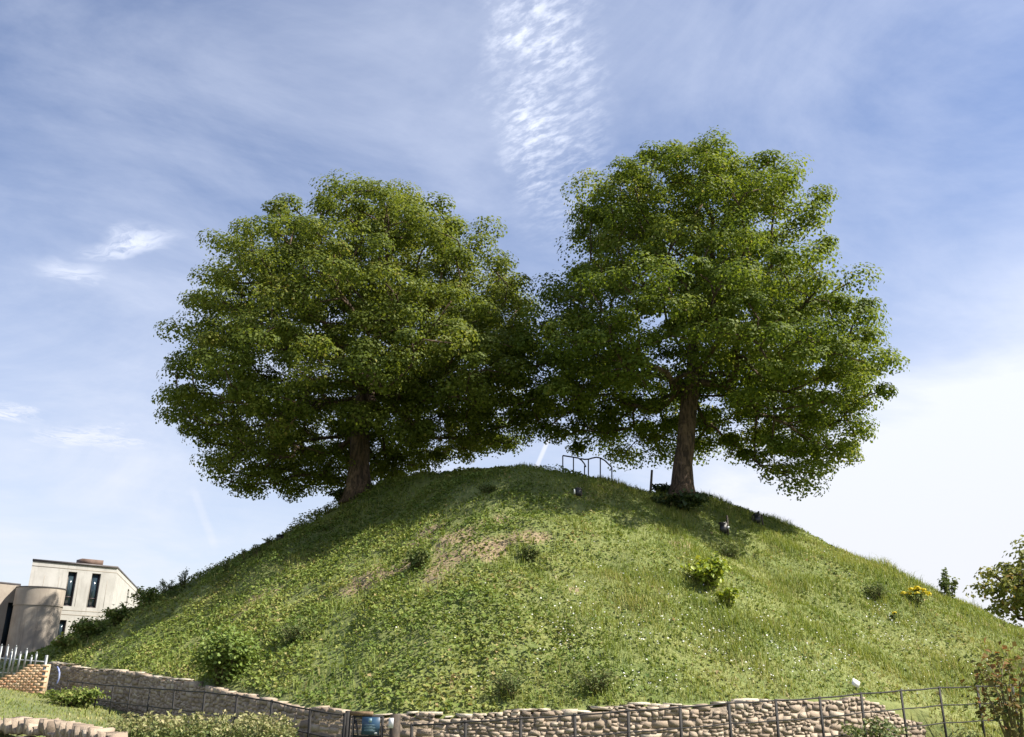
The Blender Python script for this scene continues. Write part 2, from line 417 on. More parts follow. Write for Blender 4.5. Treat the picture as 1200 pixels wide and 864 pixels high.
def mound(x, y, lumps=True):
    x = np.asarray(x, float); y = np.asarray(y, float)
    a = np.arctan2(y - MCY, x - MCX); r = np.hypot(x - MCX, y - MCY)
    Ra, za = toe(a); s = np.clip(r / Ra, 0, 1)
    w = .5 + .5 * np.cos(a)
    f = np.interp(s, _sf, _pr) * w + np.interp(s, _sf, _plf) * (1 - w)
    f = f - .066 * np.sin(a) ** 2 * np.exp(-((s - .18) / .16) ** 2)
    z = za - 0.10 + (MH - za) * f
    if lumps:
        e = np.clip((1 - s) * 8, 0, 1) * np.clip(s * 2.2 - .1, .12, 1)
        z = z + e * ((fbm(x, y, 0.35, 2.0, 3) - 0.5) * 0.75 + (fbm(x, y, 1.3, 5.0, 3) - 0.5) * 0.28)
    return z
def on_mound(px_, py_):
    d = ray(px_, py_); t = np.linspace(12, 52, 4000); p = EYE + d * (t / d[1])[:, None]
    z = mound(p[:, 0], p[:, 1]); r = np.hypot(p[:, 0] - MCX, p[:, 1] - MCY); Ra, _ = toe(np.arctan2(p[:, 1] - MCY, p[:, 0] - MCX))
    hit = np.where((p[:, 2] <= z) & (r < Ra))[0]
    i = hit[0] if len(hit) else int(np.argmin(np.where(r < Ra, p[:, 2] - z, 99)))
    q = p[i].copy(); q[2] = z[i]; return q
def on_ground(px_, py_):
    d = ray(px_, py_); t = np.linspace(8, 60, 6000); p = EYE + d * (t / d[1])[:, None]
    i = int(np.argmin(np.abs(p[:, 2] - terrain(p[:, 0], p[:, 1])))); return p[i]

# soil patches given as (pixel, radius m)
SOIL = [(on_mound(*q), r) for q, r in [((285, 711), 1.0), ((300, 702), .55), ((325, 693), .55), ((268, 716), .8), ((560, 640), 1.5), ((600, 632), .9), ((520, 650), 1.2), ((470, 664), 1.0), ((530, 628), 1.0), ((505, 626), .8), ((590, 610), 1.0), ((232, 770), .7), ((215, 765), .5), ((420, 690), .6), ((395, 705), .5), ((640, 655), .5), ((648, 675), .4), ((668, 690), .3), ((770, 690), .4), ((800, 640), .6), ((700, 640), .4), ((1180, 745), .9), ((1140, 735), .7), ((440, 675), 1.0), ((490, 690), .7)]]
def soil_mask(x, y):
    m = np.zeros_like(x)
    w = fbm(x, y, 1.4, 8.0, 3)
    for p, r in SOIL:
        d = np.hypot(x - p[0], (y - p[1]) * 0.8) / r
        m = np.maximum(m, np.clip(1.05 - d + (w - 0.5) * 2.6, 0, 1))
    return m

# ground sheet
def ground_mat():
    m, bs, nt = new_mat('meadow_ground')
    p = objpos(); n = noise(p, 0.5, 6, 0.6); n2 = noise(p, 6.0, 5, 0.65)
    c = mixc(sstep(n * 0.6 + n2 * 0.4, 0.35, 0.65), (0.075, 0.105, 0.03), (0.16, 0.165, 0.06))
    c = mixc(sstep(n2, 0.6, 0.75, 0, 0.5), c, (0.20, 0.15, 0.085))
    nt.links.new(c, bs.inputs['Base Color']); bs.inputs['Roughness'].default_value = 0.95
    bump(bs, n2, 0.6, 0.08); return m
gx = np.concatenate([np.linspace(-2500, -60, 14), np.linspace(-50, 50, 101), np.linspace(60, 2500, 14)])
gy = np.concatenate([np.linspace(-2500, -40, 12), np.linspace(-30, 80, 111), np.linspace(100, 2500, 14)])
GX, GY = np.meshgrid(gx, gy)
def grid_faces(nr, nc):
    i = np.arange(nr - 1)[:, None] * nc; j = np.arange(nc - 1)[None]
    return np.stack([i + j, i + j + 1, i + nc + j + 1, i + nc + j], -1).reshape(-1, 4)
go = np_mesh('ground', np.stack([GX, GY, terrain(GX, GY)], -1).reshape(-1, 3), [grid_faces(len(gy), len(gx))], ground_mat(), smooth=True)
tag(go, kind='structure')

# the mound, polar grid
def mound_mat():
    m, bs, nt = new_mat('mound_turf')
    p = objpos(); n = noise(p, 0.6, 5, 0.6); n2 = noise(p, 5.0, 6, 0.65)
    c = mixc(sstep(n * 0.5 + n2 * 0.5, 0.35, 0.65), (0.10, 0.135, 0.035), (0.185, 0.20, 0.062))
    soil = mixc(sstep(n2, 0.35, 0.65), (0.16, 0.11, 0.065), (0.30, 0.235, 0.14))
    c = mixc(sstep(attr('soil'), 0.25, 0.75), c, soil)
    nt.links.new(c, bs.inputs['Base Color']); bs.inputs['Roughness'].default_value = 0.95
    bump(bs, n2, 0.7, 0.1); return m
na, nr = 721, 200
AA, SS = np.meshgrid(np.linspace(-math.pi, math.pi, na), np.linspace(0.002, 1, nr))
Ra, _ = toe(AA)
mx, my = MCX + np.cos(AA) * SS * Ra, MCY + np.sin(AA) * SS * Ra
mz = mound(mx, my)
A_END = math.atan2(WP[12, 1] - MCY, WP[12, 0] - MCX); A_BEG = math.atan2(WP[0, 1] - MCY, WP[0, 0] - MCX)
def skirt_w(a): return np.where(a > 1.5, 1.0, np.clip((a - A_END) / .05, 0, 1)) * 1.5
_sk = Ra[-1] + skirt_w(AA[-1])
skx, sky_ = MCX + np.cos(AA[-1]) * _sk, MCY + np.sin(AA[-1]) * _sk
V = np.concatenate([np.stack([mx, my, mz], -1).reshape(-1, 3), np.stack([skx, sky_, terrain(skx, sky_) - np.where(_sk > Ra[-1] + .8, .05, .3)], -1)])
F_ = grid_faces(nr + 1, na)
sm = soil_mask(mx, my) * .72; smf = sm[:-1, :-1].ravel(); smf = np.concatenate([smf, np.zeros(na - 1)])
mo = np_mesh('mound', V, [F_], mound_mat(), smooth=True, attrs={'soil': smf})
tag(mo, kind='structure')

# ------------------------------------------------------------------ scatter of leaves and blades
def unit(v): return v / (np.linalg.norm(v, axis=-1, keepdims=True) + 1e-9)
def leaf_faces(P, N, size, rg, fold=0.25, aspect=0.8):
    """two triangles folded along the midrib per leaf"""
    n = len(P); N = unit(N)
    A = rg.normal(size=(n, 3)); A = unit(A - (A * N).sum(-1, keepdims=True) * N); B = np.cross(N, A)
    s = np.asarray(size)[:, None] if np.ndim(size) else np.full((n, 1), size)
    base = P - A * s * .5; tip = P + A * s * .5
    l = P + B * s * .5 * aspect + N * s * fold - A * s * .06; r = P - B * s * .5 * aspect + N * s * fold - A * s * .06
    V = np.stack([base, tip, l, r], 1).reshape(-1, 3)
    i = np.arange(n)[:, None] * 4
    T = np.stack([np.concatenate([i, i + 1, i + 2], 1), np.concatenate([i, i + 3, i + 1], 1)], 1).reshape(-1, 3)
    return V, T
def blades(P, h, w, lean, rg):
    n = len(P); a = rg.random(n) * 2 * math.pi
    D = np.stack([np.cos(a), np.sin(a), np.zeros(n)], -1); S = np.stack([-np.sin(a), np.cos(a), np.zeros(n)], -1)
    h = h[:, None]; w = w[:, None]; ln = lean[:, None]; up = np.array([0, 0, 1.0])
    m = P + up * h * .6 + D * h * ln * .3; t = P + up * h * (1 - ln * .35) + D * h * ln
    V = np.stack([P - S * w, P + S * w, m + S * w * .7, m - S * w * .7, t], 1).reshape(-1, 3)
    i = np.arange(n)[:, None] * 5
    return V, np.concatenate([i, i + 1, i + 2, i + 3], 1), np.concatenate([i + 3, i + 2, i + 4], 1)
def mound_points(n, rg, front=True):
    # uniform over the plan of the mound, front half and the rim behind the crest
    out = []
    while sum(len(o) for o in out) < n:
        x = MCX + rg.uniform(-25, 25, n); y = rg.uniform(MCY - 24, MCY + 9, n)
        a = np.arctan2(y - MCY, x - MCX); r = np.hypot(x - MCX, y - MCY); R_, _ = toe(a)
        ok = (r < R_ * 0.995)
        # nearer ground gets a little more
        ok &= rg.random(n) < np.clip(1.25 - (y - 15) / 60, 0.45, 1)
        out.append(np.stack([x[ok], y[ok]], -1))
    return np.concatenate(out)[:n]
def left_w(x, y):      # 1 where bramble and ivy grow, 0 where it is grass
    return np.clip((2.2 + (fbm(x, y, 0.4, 21.0, 3) - .5) * 7 - (x - 0.11 * (y - 20) * 0.2)) / 2.4, 0, 1)

rg = np.random.default_rng(101)
# low leafy cover
n = 240000
xy = mound_points(n, rg); x, y = xy[:, 0], xy[:, 1]
lw = left_w(x, y) * 0.78 + 0.22; clump = fbm(x, y, 0.9, 31.0, 4); keep = (rg.random(n) < lw * np.clip((clump - 0.22) * 4, .25, 1)) & (rg.random(n) > soil_mask(x, y) * 0.6)
x, y, clump = x[keep], y[keep], clump[keep]
tall = np.clip((fbm(x, y, 0.55, 41.0, 4) - 0.48) * 5, 0, 1)
hgt = rg.random(len(x)) ** 0.6 * (0.07 + 0.58 * np.clip((clump - .42) * 3, 0, 1) * (0.3 + 0.7 * tall) * (.22 + .78 * left_w(x, y)))
P = np.stack([x, y, mound(x, y) + hgt], -1)
Nn = unit(rg.normal(size=P.shape) * 0.42 + np.array([0.0, -0.15, 0.9]))
V, T = leaf_faces(P, Nn, rg.uniform(.06, .135, len(x)) * (1 - 0.2 * tall), rg)
tint = np.clip(0.12 + 0.75 * fbm(x, y, 0.7, 51.0, 4) + rg.normal(size=len(x)) * 0.16 - tall * 0.12 + (rg.random(len(x)) < 0.02) * 0.4, 0, 1)
o = np_mesh('ground_cover', V, [T], M['cover'], attrs={'tint': np.repeat(tint, 2)})
tag(o, 'leafy bramble and ivy cover over the left flank of the mound', 'ground cover', kind='stuff')
# grass
n = 460000
xy = mound_points(n, rg); x, y = xy[:, 0], xy[:, 1]
gw = 1 - left_w(x, y) * 0.80; keep = (rg.random(n) < gw) & (rg.random(n) > soil_mask(x, y) * 0.45)
x, y = x[keep], y[keep]; k = len(x)
tus = fbm(x, y, 0.8, 61.0, 4); lwx = left_w(x, y)
h = rg.uniform(.07, .21, k) * (0.62 + 1.7 * np.clip((tus - .42) * 2.6, 0, 1)) * (1 + 0.35 * (rg.random(k) < .08))
P = np.stack([x, y, mound(x, y) - 0.01], -1)
V, Q4, T3 = blades(P, h, rg.uniform(.0045, .011, k), rg.uniform(.2, .95, k), rg)
tint = np.clip(0.02 + 0.62 * fbm(x, y, 0.45, 71.0, 4) + 0.36 * fbm(x, y, 2.1, 73.0, 3) + rg.normal(size=k) * 0.14 + (rg.random(k) < 0.05) * 0.35 - 0.1 * tus, 0, 1)
o = np_mesh('mound_grass', V, [Q4, T3], M['grass'], attrs={'tint': np.concatenate([tint, tint])})
tag(o, 'long sunlit grass covering the right flank of the mound', 'grass', kind='stuff')
# tiny white flowers on the lower right slope
n = 1900
cpx = [on_mound(*q) for q in [(720, 770), (640, 790), (800, 745), (760, 800), (900, 760), (690, 740), (1040, 735), (960, 770), (860, 790), (1080, 760), (740, 745), (1000, 790)]]
ci = rg.integers(0, len(cpx), n); c = np.array(cpx)[ci]
x = c[:, 0] + rg.normal(size=n) * 1.5; y = c[:, 1] + rg.normal(size=n) * 1.5
a = np.arctan2(y - MCY, x - MCX); ok = (np.hypot(x - MCX, y - MCY) < toe(a)[0] * .985) & (rg.random(n) < np.clip(fbm(x, y, 1.1, 81.0, 3) * 3 - 1.0, 0, 1))
x, y = x[ok], y[ok]; k = len(x)
P = np.stack([x, y, mound(x, y) + rg.uniform(.12, .3, k)], -1)
V, T = leaf_faces(P, unit(rg.normal(size=P.shape) * .4 + np.array([0, -.5, .9])), rg.uniform(.022, .05, k), rg, .1, 1.0)
o = np_mesh('white_wildflowers', V, [T], M['white'], attrs={'tint': rg.random(2 * k)})
tag(o, 'tiny white wildflowers sprinkled through the lower right grass', 'wildflowers', kind='stuff')
# rough grass on the ground in front of the wall
n = 90000
x = rg.uniform(-22, 22, n); y = rg.uniform(12, 33, n)
x = np.concatenate([x, rg.uniform(8, 17, 26000)]); y = np.concatenate([y, rg.uniform(16, 25.5, 26000)]); n = len(x)
a = np.arctan2(y - MCY, x - MCX); ok = (np.hypot(x - MCX, y - MCY) > toe(a)[0] + .35 - skirt_w(a) * .3) & (np.abs(x) < y * .68 + 1)
x, y = x[ok], y[ok]; k = len(x); tus = fbm(x, y, .8, 15., 3)
a = np.arctan2(y - MCY, x - MCX); r_ = np.hypot(x - MCX, y - MCY); sw_ = skirt_w(a); f_ = np.clip((r_ - toe(a)[0]) / np.maximum(sw_, .01), 0, 1)
zz = np.where(sw_ > .5, (toe(a)[1] - .1) * (1 - f_) + terrain(x, y) * f_, terrain(x, y))
P = np.stack([x, y, zz - .01], -1); h = rg.uniform(.05, .15, k) * (.4 + 1.2 * tus) * np.where(x < -4, .62, 1.15)
V, Q4, T3 = blades(P, h, rg.uniform(.007, .015, k), rg.uniform(.1, .75, k), rg)
tint = np.clip(0.22 + .75 * fbm(x, y, .5, 17., 4) + rg.normal(size=k) * .15, 0, 1)
o = np_mesh('verge_grass', V, [Q4, T3], M['grass'], attrs={'tint': np.concatenate([tint, tint])})
tag(o, 'rough grass growing on the ground before the stone wall', 'grass', kind='stuff')

# ------------------------------------------------------------------ trees
def gen_tree(base, clumps, r_base, lead, rg, r_tip=0.012, expo=2.25, flare=2.0):
    """connect every clump centre to a growing skeleton; returns nodes, parent, radius"""
    nodes = [np.array(p, float) for p in lead]; par = [-1] + list(range(len(lead) - 1))
    plen = [0.0]
    for i in range(1, len(nodes)): plen.append(plen[-1] + np.linalg.norm(nodes[i] - nodes[i - 1]))
    top0 = nodes[int(len(nodes) * .55)]
    order = np.argsort(np.linalg.norm((clumps - top0) * np.array([1, 1, .8]), axis=1))
    first_ok = max(2, int(len(lead) * .34))
    for ci in order:
        c = clumps[ci]
        A = np.array(nodes); d = c - A; L = np.linalg.norm(d, axis=1)
        hor = np.linalg.norm(d[:, :2], axis=1)
        cost = L * 1.0 + np.array(plen) * 0.30 + np.clip(-d[:, 2], 0, None) * 0.55 + np.clip(d[:, 2] - hor * 2.5, 0, None) * 0.2
        cost[:first_ok] += 50
        j = int(np.argmin(cost)); p0 = A[j]; v = c - p0; Ld = L[j]
        if Ld < 0.25: continue
        # initial heading: half the parent's direction, half outward with lift
        pd = unit(p0 - A[par[j]]) if par[j] >= 0 else np.array([0, 0, 1.0])
        m = max(2, int(Ld / 0.55)); b1 = p0 + pd * Ld * .30 + np.array([0, 0, .12]) * Ld
        wob = rg.normal(size=3) * Ld * .05
        prev = j
        for q in range(1, m + 1):
            t = q / m; pt = (1 - t) ** 2 * p0 + 2 * t * (1 - t) * (b1 + wob) + t * t * c
            if q < m: pt = pt + rg.normal(size=3) * .035
            nodes.append(pt); par.append(prev); plen.append(plen[prev] + np.linalg.norm(pt - nodes[prev])); prev = len(nodes) - 1
    nodes = np.array(nodes); par = np.array(par); k = len(nodes)
    acc = np.zeros(k); kids = np.zeros(k, int)
    for i in range(1, k): kids[par[i]] += 1
    tipv = r_tip ** expo
    for i in range(k - 1, 0, -1):
        if kids[i] == 0: acc[i] += tipv
        acc[par[i]] += acc[i]
    rad = acc ** (1 / expo)
    rad *= r_base / rad[0]; rad = np.maximum(rad, r_tip)
    # flare at the root
    h = nodes[:, 2] - nodes[0, 2]; onlead = np.arange(k) < len(lead)
    rad = np.where(onlead, rad * (1 + (flare - 1) * np.exp(-np.clip(h, 0, None) / .7)), rad)
    return nodes, par, rad
def skin_tree(nodes, par, rad, rg, rough=True):
    k = len(nodes); ch = [[] for _ in range(k)]
    for i in range(1, k): ch[par[i]].append(i)
    mb = MB(); starts = [(0, None)]
    while starts:
        s, p = starts.pop(); chain = [] if p is None else [p]
        i = s
        while True:
            chain.append(i)
            if not ch[i]: break
            cs = sorted(ch[i], key=lambda c: -rad[c]); i_next = cs[0]
            for c in cs[1:]: starts.append((c, i))
            i = i_next
        if len(chain) < 2: continue
        pts = nodes[chain]; rr = rad[chain].copy()
        if p is not None: rr[0] = min(rr[0], rr[1] * 1.15)
        nn = 20 if rr[0] > .3 else (9 if rr[0] > .1 else (6 if rr[0] > .04 else 4))
        mb.tube(pts, rr, nn, cap=True)
    return mb
def poly_span(poly, y):
    xs = []
    for (x0, y0), (x1, y1) in zip(poly, poly[1:] + poly[:1]):
        if (y0 - y) * (y1 - y) < 0 or y0 == y: xs.append(x0 + (x1 - x0) * (y - y0) / (y1 - y0 + 1e-9))
    return (min(xs), max(xs)) if len(xs) >= 2 else None
def inpoly(poly, x, y):
    c = np.zeros(np.shape(x), bool); P_ = np.array(poly, float); k = len(P_); j = k - 1
    for i in range(k):
        cond = ((P_[i, 1] > y) != (P_[j, 1] > y)) & (x < (P_[j, 0] - P_[i, 0]) * (y - P_[i, 1]) / (P_[j, 1] - P_[i, 1] + 1e-12) + P_[i, 0])
        c ^= cond; j = i
    return c
def crown_points(outline, ax_x, Yc, spacing, rg, depth_k=1.04, n_try=60000, skin=0.42, hollow=0.24, gap=0.45, gap_s=0.40):
    """clump centres inside a crown whose height profile follows the outline, at its real size round the trunk"""
    W_ = np.array([at(px_, py_, Yc) for px_, py_ in outline])
    zmin, zmax = W_[:, 2].min(), W_[:, 2].max(); mid_x = (W_[:, 0].min() + W_[:, 0].max()) / 2
    kz = 1 - 2.15 / (zmax - zmin); W_[:, 2] = zmin + .45 + (W_[:, 2] - zmin) * kz
    kx = 1 - 1.5 / (W_[:, 0].max() - W_[:, 0].min()); W_[:, 0] = mid_x + (W_[:, 0] - mid_x) * kx
    poly = [(w[0], w[2]) for w in W_]; zmin, zmax = W_[:, 2].min(), W_[:, 2].max()
    zs = np.linspace(zmin, zmax, 160); sp = [poly_span(poly, z + 1e-4) for z in zs]
    xl = np.array([s_[0] if s_ else ax_x for s_ in sp]); xr = np.array([s_[1] if s_ else ax_x for s_ in sp])
    pts = []
    cand_z = rg.uniform(zmin, zmax, n_try); L = np.interp(cand_z, zs, xl); R_ = np.interp(cand_z, zs, xr)
    cx = (L + R_) / 2; hw = (R_ - L) / 2
    dep = hw * depth_k
    u, v = rg.uniform(-1.12, 1.12, n_try), rg.uniform(-1.12, 1.12, n_try)
    x = cx + u * hw; y = Yc + v * dep
    rr = np.sqrt(u * u + v * v); ok = rr < .90 + .19 * fbm(x, y, .24, 95.0 + ax_x, 2, z=cand_z * 1.2)
    ok &= inpoly(poly, cx + (x - cx) / np.sqrt(np.clip(1 - v * v, .05, 1)) , cand_z) | (rr > .85)
    # distance to the crown's skin: radial and vertical
    ztop = np.zeros(n_try) + 9
    dskin = (1 - rr) * hw
    keep_p = np.where(dskin < 2.6, 1.0, hollow)
    # top and bottom skin
    hi = zmax - cand_z; lo = cand_z - zmin
    keep_p = np.where((hi < 2.6), 1.0, keep_p)
    keep_p = np.where(lo < 1.5, np.maximum(keep_p, .6), keep_p)
    ok &= rg.random(n_try) < keep_p
    g = fbm(x, y, gap_s, 91.0 + ax_x, 2, z=cand_z * 1.5)
    lowf = np.clip((cand_z - zmin) / (zmax - zmin), 0, 1)
    ok &= g > (gap + 0.05 * (1 - lowf) - 0.03)
    x, y, z = x[ok], y[ok], cand_z[ok]
    sel = np.zeros((0, 3)); cells = {}
    for p in np.stack([x, y, z], -1):
        key = tuple((p // spacing).astype(int)); bad = False
        for a_ in (-1, 0, 1):
            for b_ in (-1, 0, 1):
                for c_ in (-1, 0, 1):
                    for q in cells.get((key[0] + a_, key[1] + b_, key[2] + c_), ()):
                        d = p - q
                        if d[0] ** 2 + d[1] ** 2 + (d[2] * 1.35) ** 2 < spacing ** 2: bad = True; break
        if not bad: cells.setdefault(key, []).append(p)
    return np.array([q for v_ in cells.values() for q in v_])
def clump_leaves(C, rx, rz, per, size, rg, ctr, droop=.08):
    """leaves on flattened tufts; the tuft's top carries most of them"""
    k = len(C); idx = np.repeat(np.arange(k), per); n = len(idx)
    sc = rg.choice([.7, .95, 1.2, 1.5], k, p=[.2, .45, .3, .05])[idx]
    d = unit(rg.normal(size=(n, 3))); d[:, 2] = np.where((d[:, 2] < 0) & (rg.random(n) < .42), -d[:, 2], d[:, 2])
    rad = rg.random(n) ** .22
    # each tuft is broken into a few sprays
    spr = unit(rg.normal(size=(k, 5, 3)))[idx, rg.integers(0, 5, n)]; spr[:, 2] = np.abs(spr[:, 2]) * .6
    off = d * rad[:, None] * .70 + spr * np.array([.62, .62, .42])
    out = unit((C - ctr) * np.array([1, 1, .6]))[idx]
    off = off + out * .12
    P = C[idx] + off * np.stack([rx * sc, rx * sc, rz * sc], -1)
    P[:, 2] -= droop * (np.linalg.norm(off[:, :2], axis=1) ** 2) * rz
    N = unit(d * .95 + out * .3 + np.array([0, 0, .45]) + rg.normal(size=(n, 3)) * .26)
    V, T = leaf_faces(P, N, rg.uniform(size * .7, size * 1.3, n), rg, .18, .95)
    ct = rg.normal(size=k)[idx] * .10
    tint = np.clip(.42 + ct + rg.normal(size=n) * .17 + (rg.random(n) < .03) * .35, 0, 1)
    return V, T, np.repeat(tint, 2)
def big_tree(label, trunk_px, Yadj, outline, mat, lead_px, r_base, seed, spacing=1.14, per=430, leaf=.108, rx=.80, rz=.56, bare=2.6, front=0, **kw):
    rg = np.random.default_rng(seed)
    b = at(trunk_px[0], trunk_px[1], trunk_px[2]); b[2] = float(mound(b[0], b[1])); Yc = b[1] + Yadj
    t = thing('maple_tree', b, label, 'tree')
    C = crown_points(outline, b[0], Yc, spacing, rg, **kw)
    hd = np.hypot(C[:, 0] - b[0], C[:, 1] - b[1]); hz = C[:, 2] - b[2]         # boughs spring from above head height, bare bole below
    C = C[~((hd < 3.4) & (hz < bare)) & ~((np.abs(C[:, 0] - b[0]) < bare * .42) & (C[:, 1] < b[1]) & (hz < bare * 1.12))]
    if front:        # low boughs hanging in front of the bole
        C = np.concatenate([C, b + np.stack([rg.uniform(-3.2, 3.0, front), rg.uniform(-4.6, -1.8, front), rg.uniform(2.0, 6.4, front)], -1)])
    lead = [b - np.array([0, 0, .35])] + [at(px_, py_, b[1] + (Yc - b[1]) * min(1, f)) for px_, py_, f in lead_px]
    L2 = []
    for p0, p1 in zip(lead[:-1], lead[1:]):
        m = max(1, int(np.linalg.norm(p1 - p0) / .6))
        for q in range(m): L2.append(p0 + (p1 - p0) * q / m + (rg.normal(size=3) * .02 if L2 else 0))
    L2.append(lead[-1])
    nodes, par, rad = gen_tree(b, C, r_base, L2, rg)
    skin_tree(nodes, par, rad, rg).build('trunk', M['bark'], t, smooth=True)
    ctr = np.array([C[:, 0].mean(), C[:, 1].mean(), np.percentile(C[:, 2], 30)])
    V, T, tint = clump_leaves(C, rx, rz, per, leaf, rg, ctr)
    np_mesh('crown', V, [T], mat, t, attrs={'tint': tint})
    print('tree', b.round(2), 'clumps', len(C), 'leaves', len(T) // 2, 'nodes', len(nodes))
    return t, b
OUT_L = [(480, 208), (515, 212), (540, 232), (548, 258), (590, 268), (608, 290), (628, 325), (634, 365), (642, 405), (660, 450), (664, 490), (625, 508), (585, 505), (560, 520), (535, 535), (500, 545), (460, 560), (430, 568), (400, 580), (370, 588), (335, 580), (300, 575), (275, 585), (225, 572), (218, 535), (190, 505), (184, 478), (203, 455), (222, 430), (198, 395), (216, 378), (220, 350), (212, 325), (238, 308), (282, 300), (288, 268), (322, 240), (345, 228), (392, 225), (415, 212), (445, 208)]
OUT_R = [(818, 160), (852, 165), (882, 185), (905, 198), (945, 218), (962, 250), (978, 280), (982, 315), (972, 345), (1005, 362), (1040, 388), (1034, 430), (1040, 478), (1022, 500), (1026, 540), (1000, 556), (975, 585), (945, 585), (910, 560), (880, 545), (850, 520), (825, 495), (780, 482), (748, 488), (715, 498), (690, 482), (660, 488), (600, 496), (574, 470), (570, 430), (586, 392), (604, 350), (648, 312), (662, 280), (656, 250), (672, 215), (700, 190), (735, 172), (775, 165)]
tree_l, base_l = big_tree('broad maple on the left shoulder of the mound, its low crown almost hiding the trunk', (420, 581, 36.7), 0.4, OUT_L, M['crown_a'],
    [(420.5, 548, .3), (423, 500, .6), (432, 445, .9), (442, 385, 1), (455, 320, 1), (465, 262, 1)], .40, 5, bare=.9, front=22)
tree_r, base_r = big_tree('taller maple right of the summit, bare brown trunk in full view below its crown', (798, 584, 33.8), 0.3, OUT_R, M['crown_b'],
    [(801, 545, .3), (806, 490, .6), (810, 440, .9), (815, 370, 1), (818, 300, 1), (820, 215, 1)], .34, 9, bare=3.6)

# ------------------------------------------------------------------ walls
_g = np.array([[i, j, k] for i in (-1, 0, 1) for j in (-1, 0, 1) for k in (-1, 0, 1)], float)
_keep = [n_ for n_ in range(27) if n_ != 13]
_map = {n_: q for q, n_ in enumerate(_keep)}
def _id(i, j, k): return _map[(i + 1) * 9 + (j + 1) * 3 + (k + 1)]
_sq = []
for ax in range(3):
    for sgn in (-1, 1):
        for u in (-1, 0):
            for v in (-1, 0):
                q = []
                for du, dv in ((0, 0), (1, 0), (1, 1), (0, 1)):
                    c = [0, 0, 0]; c[ax] = sgn; c[(ax + 1) % 3] = u + du; c[(ax + 2) % 3] = v + dv; q.append(_id(*c))
                _sq.append(q if sgn > 0 else q[::-1])
_sq = np.array(_sq); _sv = _g[_keep]
_g8 = [n_ for n_ in range(27) if np.abs(_g[n_]).sum() == 3]
_w8 = np.prod((1 + _sv[:, None, :] * _g[_g8][None]) / 2, axis=2)
def stones_mesh(name, items, parent, mat, rg, jit=.15):
    """items: (centre, half sizes, heading angle, roll) -> irregular rounded stones in one mesh"""
    Vs, Fs, Ts = [], [], []
    for q, (c, hs, ang, rl) in enumerate(items):
        cor = _g[_g8] * (1 - np.abs(rg.normal(size=(8, 3))) * jit * np.array([1.5, .35, 1.5]))
        wgt = _w8; v = (wgt @ cor + rg.normal(size=_sv.shape) * jit * np.array([.30, .16, .30])) * np.asarray(hs)
        cr, sr = math.cos(rl), math.sin(rl)
        v = np.stack([v[:, 0] * cr - v[:, 2] * sr, v[:, 1], v[:, 0] * sr + v[:, 2] * cr], -1)
        ca, sa = math.cos(ang), math.sin(ang)
        v = np.stack([v[:, 0] * ca - v[:, 1] * sa, v[:, 0] * sa + v[:, 1] * ca, v[:, 2]], -1) + np.asarray(c)
        Vs.append(v); Fs.append(_sq + q * 26); Ts.append(np.full(24, np.clip(rg.normal(.5, .24), 0, 1)))
    return np_mesh(name, np.concatenate(Vs), [np.concatenate(Fs)], mat, parent, attrs={'tint': np.concatenate(Ts)}, smooth=False)
def polyline(P_, step):
    P_ = np.asarray(P_, float); L = np.concatenate([[0], np.cumsum(np.linalg.norm(np.diff(P_[:, :2], axis=0), axis=1))])
    u = np.arange(0, L[-1], step); return np.stack([np.interp(u, L, P_[:, k]) for k in range(P_.shape[1])], -1), u
